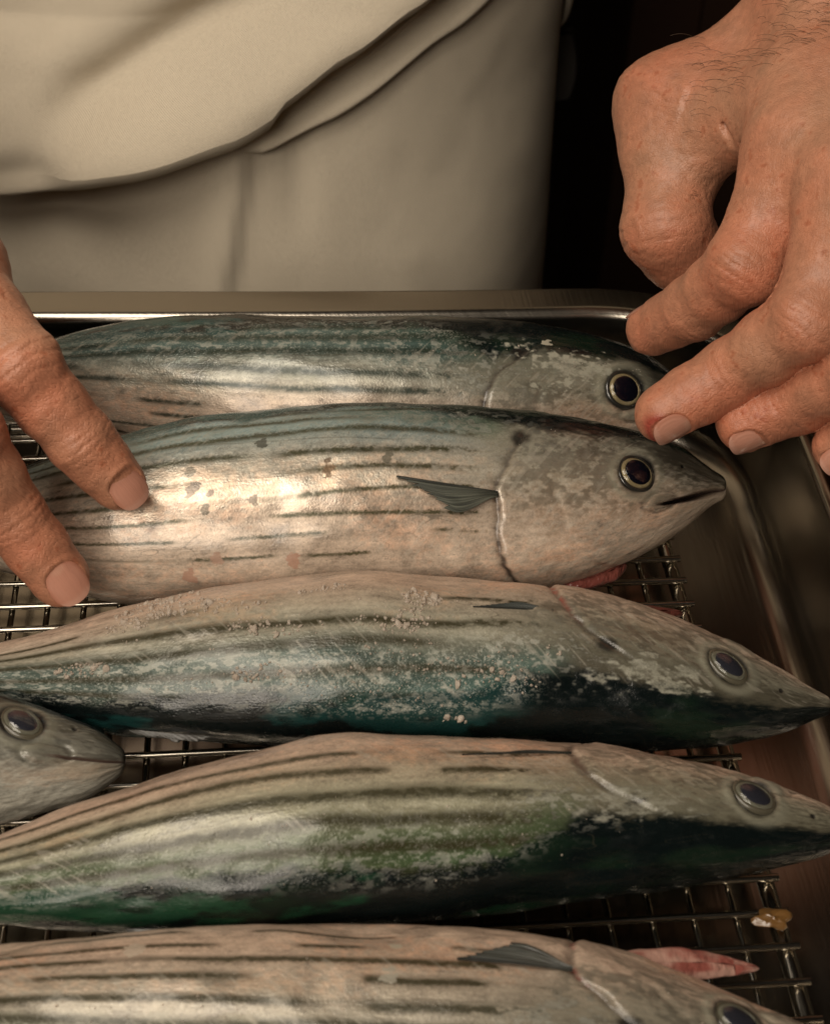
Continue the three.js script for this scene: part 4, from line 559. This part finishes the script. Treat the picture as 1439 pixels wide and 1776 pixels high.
// clothing
const weave = noiseTex(512, 512, (i, j) => 0.5 + 0.25 * Math.sin((i + j) * Math.PI / 4) * (0.6 + 0.4 * n2(i * 0.2, j * 0.2)) + 0.25 * (n2(i * 0.7, j * 0.7) - 0.5));
const cloth = new THREE.MeshPhysicalMaterial({ color: rgb(0.68, 0.595, 0.46), roughness: 0.9, bumpMap: weave, bumpScale: 0.00045, sheen: 0.25, sheenRoughness: 0.6, sheenColor: rgb(0.6, 0.55, 0.45), side: THREE.DoubleSide });
{
  const CX = -0.126, CZ = -0.315, RX = 0.187, RZ = 0.115;
  const px = (l, x) => { const y = pl(l, x); return y + 0.17 * Math.max(0, 0.085 - y); };
  const pl = (l, x) => { if (x <= l[0][0]) return l[0][1]; for (let i = 1; i < l.length; i++) if (x <= l[i][0]) { const t = (x - l[i - 1][0]) / (l[i][0] - l[i - 1][0]); const s = t * t * (3 - 2 * t); return l[i - 1][1] + (l[i][1] - l[i - 1][1]) * (t * 0.6 + s * 0.4); } return l[l.length - 1][1]; };
  const HEM = [[-0.33, 0.02], [-0.18, 0.007], [-0.165, 0.006], [-0.118, 0.017], [-0.081, 0.027], [-0.069, 0.033], [-0.063, 0.043], [-0.043, 0.060], [-0.022, 0.077], [-0.002, 0.090], [0.02, 0.106], [0.06, 0.115]];
  const BAND = [[-0.33, -0.004], [-0.182, -0.006], [-0.119, 0.008], [-0.07, 0.018], [-0.043, 0.030], [0.003, 0.062], [0.034, 0.085], [0.06, 0.1]];
  const seg = (x, y, a, b) => { const bx = b[0] - a[0], by = b[1] - a[1]; let t = ((x - a[0]) * bx + (y - a[1]) * by) / (bx * bx + by * by); t = clamp(t); return [Math.hypot(x - a[0] - bx * t, y - a[1] - by * t), t]; };
  const valley = (x, y, pts, w) => { let d = 1; for (let i = 0; i < pts.length - 1; i++) d = Math.min(d, seg(x, y, pts[i], pts[i + 1])[0]); return Math.exp(-d * d / (w * w)); };
  const put = (phi, y, off, p) => { const lean = 0.34 * Math.max(0, Math.cos(phi)) * Math.max(0, 0.085 - Math.max(y, -0.07)); p.set(CX + (RX + off) * Math.sin(phi), y, CZ + (RZ + off) * Math.cos(phi) + lean); };   // he leans his hips against the counter
  const span = 2.0, tear = (x, y) => (fbm(x * 30 + 4, y * 30, 3) - 0.5) * 0.005 + (fbm(x * 9, y * 12 + 7, 2) - 0.5) * 0.012 + Math.abs(n2(x * 38 + y * 30, y * 16 - x * 9) - 0.5) * -0.0022;
  // jacket: bloused over the apron string, hem rolled under
  const jacket = gridGeo(260, 200, (u, v, p) => {
    const phi = (u * 2 - 1) * Math.PI, x = CX + RX * Math.sin(phi), front = sst(-0.2, 0.5, Math.cos(phi)), hem = front * px(HEM, x) + (1 - front) * 0.04;
    const roll = 0.10, top = 0.40; let y, off;
    const bulge = 0.004 + front * (0.008 + 0.009 * (1 - sst(-0.16, -0.02, x))) * (1 - 0.6 * sst(0.0, 0.06, x)), rr = 0.008;
    if (v < 1 - roll) { const t = v / (1 - roll); const s = 1 - Math.pow(1 - t, 1.6); y = top + (hem + rr - top) * s; const h = y - hem - rr; off = bulge * Math.exp(-h / 0.09) + 0.006; }
    else { const a = (v - 1 + roll) / roll * Math.PI * 1.0; y = hem + rr - Math.sin(a) * rr; off = bulge + 0.006 - (1 - Math.cos(a)) * rr; }
    const X = x, fall = v < 1 - roll ? 1 : 1 - (v - 1 + roll) / roll;
    off += front * fall * (-0.013 * valley(X, y, [[-0.150, 0.046], [-0.126, 0.060], [-0.09, 0.083], [-0.03, 0.118]], 0.0105) * sst(-0.158, -0.125, X) + 0.006 * valley(X, y, [[-0.13, 0.038], [-0.09, 0.046], [-0.05, 0.072], [0, 0.105]], 0.012) - 0.007 * valley(X, y, [[-0.21, 0.030], [-0.165, 0.026], [-0.15, 0.03]], 0.009) + 0.007 * valley(X, y, [[-0.18, 0.012], [-0.165, 0.010]], 0.01) + tear(X, y));
    put(phi, y, off, p); return [phi * 3, y * 20];
  }, true);
  mesh('jacket', jacket, cloth, person);
  const band = gridGeo(240, 60, (u, v, p) => {
    const phi = (u * 2 - 1) * Math.PI, x = CX + RX * Math.sin(phi), front = sst(-0.2, 0.5, Math.cos(phi)), lo = front * px(BAND, x) + (1 - front) * 0.02, hi = lo + 0.05;
    const y = hi + (lo - hi) * v; let off = 0.0028 + 0.0025 * Math.sin(Math.min(1, (y - lo) / 0.02) * Math.PI * 0.5) * 1 - 0.0025 * Math.exp(-(y - lo) / 0.0012);
    off += front * (0.0055 * valley(x, y, [[-0.066, 0.031], [-0.03, 0.048], [0.006, 0.071], [0.04, 0.096]], 0.0075) - 0.009 * valley(x, y, [[-0.062, 0.043], [-0.02, 0.066], [0.012, 0.087]], 0.006) * 1 + tear(x, y) * 0.4);
    put(phi, y, off, p); return [phi * 3, y * 20];
  }, true);
  mesh('apron_waistband', band, cloth, person);
  const skirt = gridGeo(300, 120, (u, v, p) => {
    const phi = (u * 2 - 1) * Math.PI, x = CX + RX * Math.sin(phi), front = sst(-0.2, 0.5, Math.cos(phi)), hi = front * px(BAND, x) + (1 - front) * 0.02 + 0.012, y = hi + (-0.5 - hi) * v;
    const sx = x + 0.075 - (y - 0.017) * 0.16; // overlap seam
    let off = -0.001 + front * (0.0028 * (1 - sst(-0.0005, 0.0022, sx)) + 0.0025 * Math.exp(-Math.pow((sx + 0.004) / 0.006, 2)) - 0.003 * Math.exp(-Math.pow((x + 0.052) / 0.006, 2)) * sst(-0.02, 0.03, y) + tear(x, y) * 0.55) + 0.004 * sst(0.05, -0.2, y) + 0.0012 * Math.sin(phi * 9 + y * 14) * sst(0.0, -0.1, y);
    put(phi, y, off, p); return [phi * 3, y * 20];
  }, true);
  mesh('apron', skirt, cloth, person);
  for (const [a, b] of [[V(0.265, 0.245, -0.29), V(0.11, 0.42, -0.36)], [V(-0.385, 0.235, -0.262), V(-0.33, 0.44, -0.37)]]) {
    const c = new THREE.CatmullRomCurve3([a, a.clone().lerp(b, 0.5).add(V(0, -0.01, 0)), b]);
    mesh('sleeve', gridGeo(32, 30, (u, v, p) => { const q = c.getPoint(v), ax = c.getTangent(v), s = V(0, 0, 1).cross(ax).normalize(), w = ax.clone().cross(s), r = 0.056 + 0.014 * v + 0.003 * Math.sin(v * 19 + u * 12), an = u * Math.PI * 2; p.copy(q).addScaledVector(s, Math.cos(an) * r).addScaledVector(w, Math.sin(an) * r); return [u * 3, v * 4]; }, true), cloth, person);
  }
}
// ------------------------------------------------------------------ salt, scraps
{
  const rnd = mulberry(5150), gs = []; const base = [];
  for (let k = 0; k < 5; k++) { const g = new THREE.IcosahedronGeometry(1, k < 3 ? 0 : 1), p = g.attributes.position; for (let i = 0; i < p.count; i++) { const x = p.getX(i), y = p.getY(i), z = p.getZ(i), s = 0.62 + 0.75 * n3(x * 1.7 + k * 9, y * 1.7, z * 1.7 + k); p.setXYZ(i, x * s * (0.8 + k * 0.15), y * s * 0.55, z * s * 0.9); } g.computeVertexNormals(); g.deleteAttribute('uv'); base.push(g); }
  const P = V(), M = new THREE.Matrix4(), Q = new THREE.Quaternion(), E = new THREE.Euler(), N = V();
  function grain(key, m, th, size) { if (rnd() < 0.12) size *= 1.9; else if (rnd() < 0.3) size *= 0.5; const sh = FISH[key].sh; sh.surf(m, th, 0, P); sh.normal(m, th, N); P.addScaledVector(N, size * 0.00008); E.set(rnd() * 6, rnd() * 6, rnd() * 6); Q.setFromEuler(E); M.compose(P, Q, V(1, 1, 1).multiplyScalar(size / 1000 * 0.46)); gs.push(base[rnd() * 5 | 0].clone().applyMatrix4(M)); }
  function clump(key, m, th, dm, dth, n, s0, s1) { n = Math.round(n * 1.5); dm *= 1.25; dth *= 1.25; for (let i = 0; i < n; i++) { const r = Math.sqrt(rnd()), a = rnd() * 6.283; grain(key, m + Math.cos(a) * r * dm, th + Math.sin(a) * r * dth, s0 + (s1 - s0) * Math.pow(rnd(), 1.6)); } }
  for (const c of [[191, -25, 7, 10, 60, 0.5, 1.5], [178, -14, 9, 7, 70, 0.5, 1.6], [193, -8, 7, 7, 45, 0.5, 1.5], [186, -36, 8, 7, 50, 0.5, 1.5], [166, -5, 8, 5, 26, 0.4, 1.3], [161, 9, 5, 4, 26, 0.5, 1.5], [154, 14, 6, 4, 24, 0.4, 1.3], [142, -17, 6, 4, 30, 0.4, 1.3], [115, -9, 4.5, 7, 60, 0.6, 1.8], [117, 8, 4, 6, 34, 0.5, 1.5], [121, 15, 4, 4, 18, 0.5, 1.4], [126, 12, 6, 4, 26, 0.4, 1.2], [159, 43, 4, 5, 26, 0.6, 1.7], [154, 41, 3, 4, 12, 0.5, 1.3], [205, 34, 6, 6, 40, 0.5, 1.6], [104, 43, 10, 8, 40, 0.3, 1.1], [95, 37, 8, 9, 40, 0.3, 1.1], [90, 45, 6, 8, 26, 0.3, 1], [105, 75, 3, 3, 8, 0.6, 1.3], [130, 44, 18, 10, 60, 0.25, 0.8], [122, 24, 9, 8, 34, 0.3, 1.1], [80, 26, 2, 3, 3, 0.8, 1.6], [140, 55, 40, 12, 110, 0.2, 0.55], [150, 5, 50, 20, 80, 0.2, 0.6]]) clump('salted', ...c);
  for (const c of [[130, 30, 60, 30, 60, 0.15, 0.45]]) clump('striped', ...c);
  for (const c of [[120, 5, 70, 25, 70, 0.15, 0.5], [170, 20, 20, 12, 40, 0.2, 0.6]]) clump('front', ...c);
  for (const c of [[140, -30, 50, 30, 30, 0.15, 0.4], [60, -10, 25, 30, 20, 0.15, 0.4]]) clump('pressed', ...c);
  for (const c of [[70, 8, 40, 14, 40, 0.15, 0.45]]) clump('back', ...c);
  const s = mesh('coarse_salt', mergeGeometries(gs), new THREE.MeshPhysicalMaterial({ color: rgb(0.68, 0.58, 0.48), roughness: 0.4, transmission: 0.45, thickness: 0.0004, ior: 1.33 }));
  tag(s, 'grains and clumps of coarse salt scattered over the fish skin', 'salt', null, 'stuff');
}
{
  const g = gridGeo(24, 16, (u, v, p) => { const a = u * Math.PI * 2, b = v * Math.PI, r = 0.0026 * (0.6 + 0.8 * n3(Math.cos(a) * 1.4 + 3, Math.sin(a) * 1.4, v * 3)); const w = 0.75 + 0.5 * n2(Math.cos(a) * 2.2 + 9, Math.sin(a) * 2.2 + 4); p.set(Math.cos(a) * Math.sin(b) * r * 1.7 * w, Math.cos(b) * r * 0.42 * (0.6 + 0.8 * n2(a * 2, v * 7)), Math.sin(a) * Math.sin(b) * r * 1.1 * w); });
  const m = mesh('fat_scrap', g, new THREE.MeshPhysicalMaterial({ color: rgb(0.24, 0.12, 0.035), roughness: 0.3, transmission: 0.35, thickness: 0.002, clearcoat: 0.6 }));
  m.position.set(0.0935, 0.0012, 0.1535); tag(m, 'small amber scrap of fat stuck to the rack corner rail', 'food scrap');
}
{
  const t = group('hanging_towel', 'pale grey towel hanging in the dark behind the cook', 'towel');
  const c = new THREE.MeshStandardMaterial({ color: rgb(0.16, 0.15, 0.135), roughness: 0.95 });
  mesh('cloth', gridGeo(24, 24, (u, v, p) => { const a = u * Math.PI * 2, w = 0.010 * (0.7 + 0.5 * Math.sin(v * 2.6)); p.set(0.072 + Math.cos(a) * w + 0.0015 * Math.sin(a * 5), -0.040 - v * 0.04, -0.47 + Math.sin(a) * 0.007); }, true), c, t);
  const rail = mesh('rail', new THREE.CylinderGeometry(0.004, 0.004, 0.26, 12), new THREE.MeshStandardMaterial({ color: rgb(0.05, 0.045, 0.04), metalness: 0.8, roughness: 0.4 }), t); rail.rotation.z = Math.PI / 2; rail.position.set(-0.05, -0.039, -0.47);
}
scene.traverse(o => { if (o.isMesh) { o.castShadow = true; o.receiveShadow = true; } });
renderer.render(scene, camera);
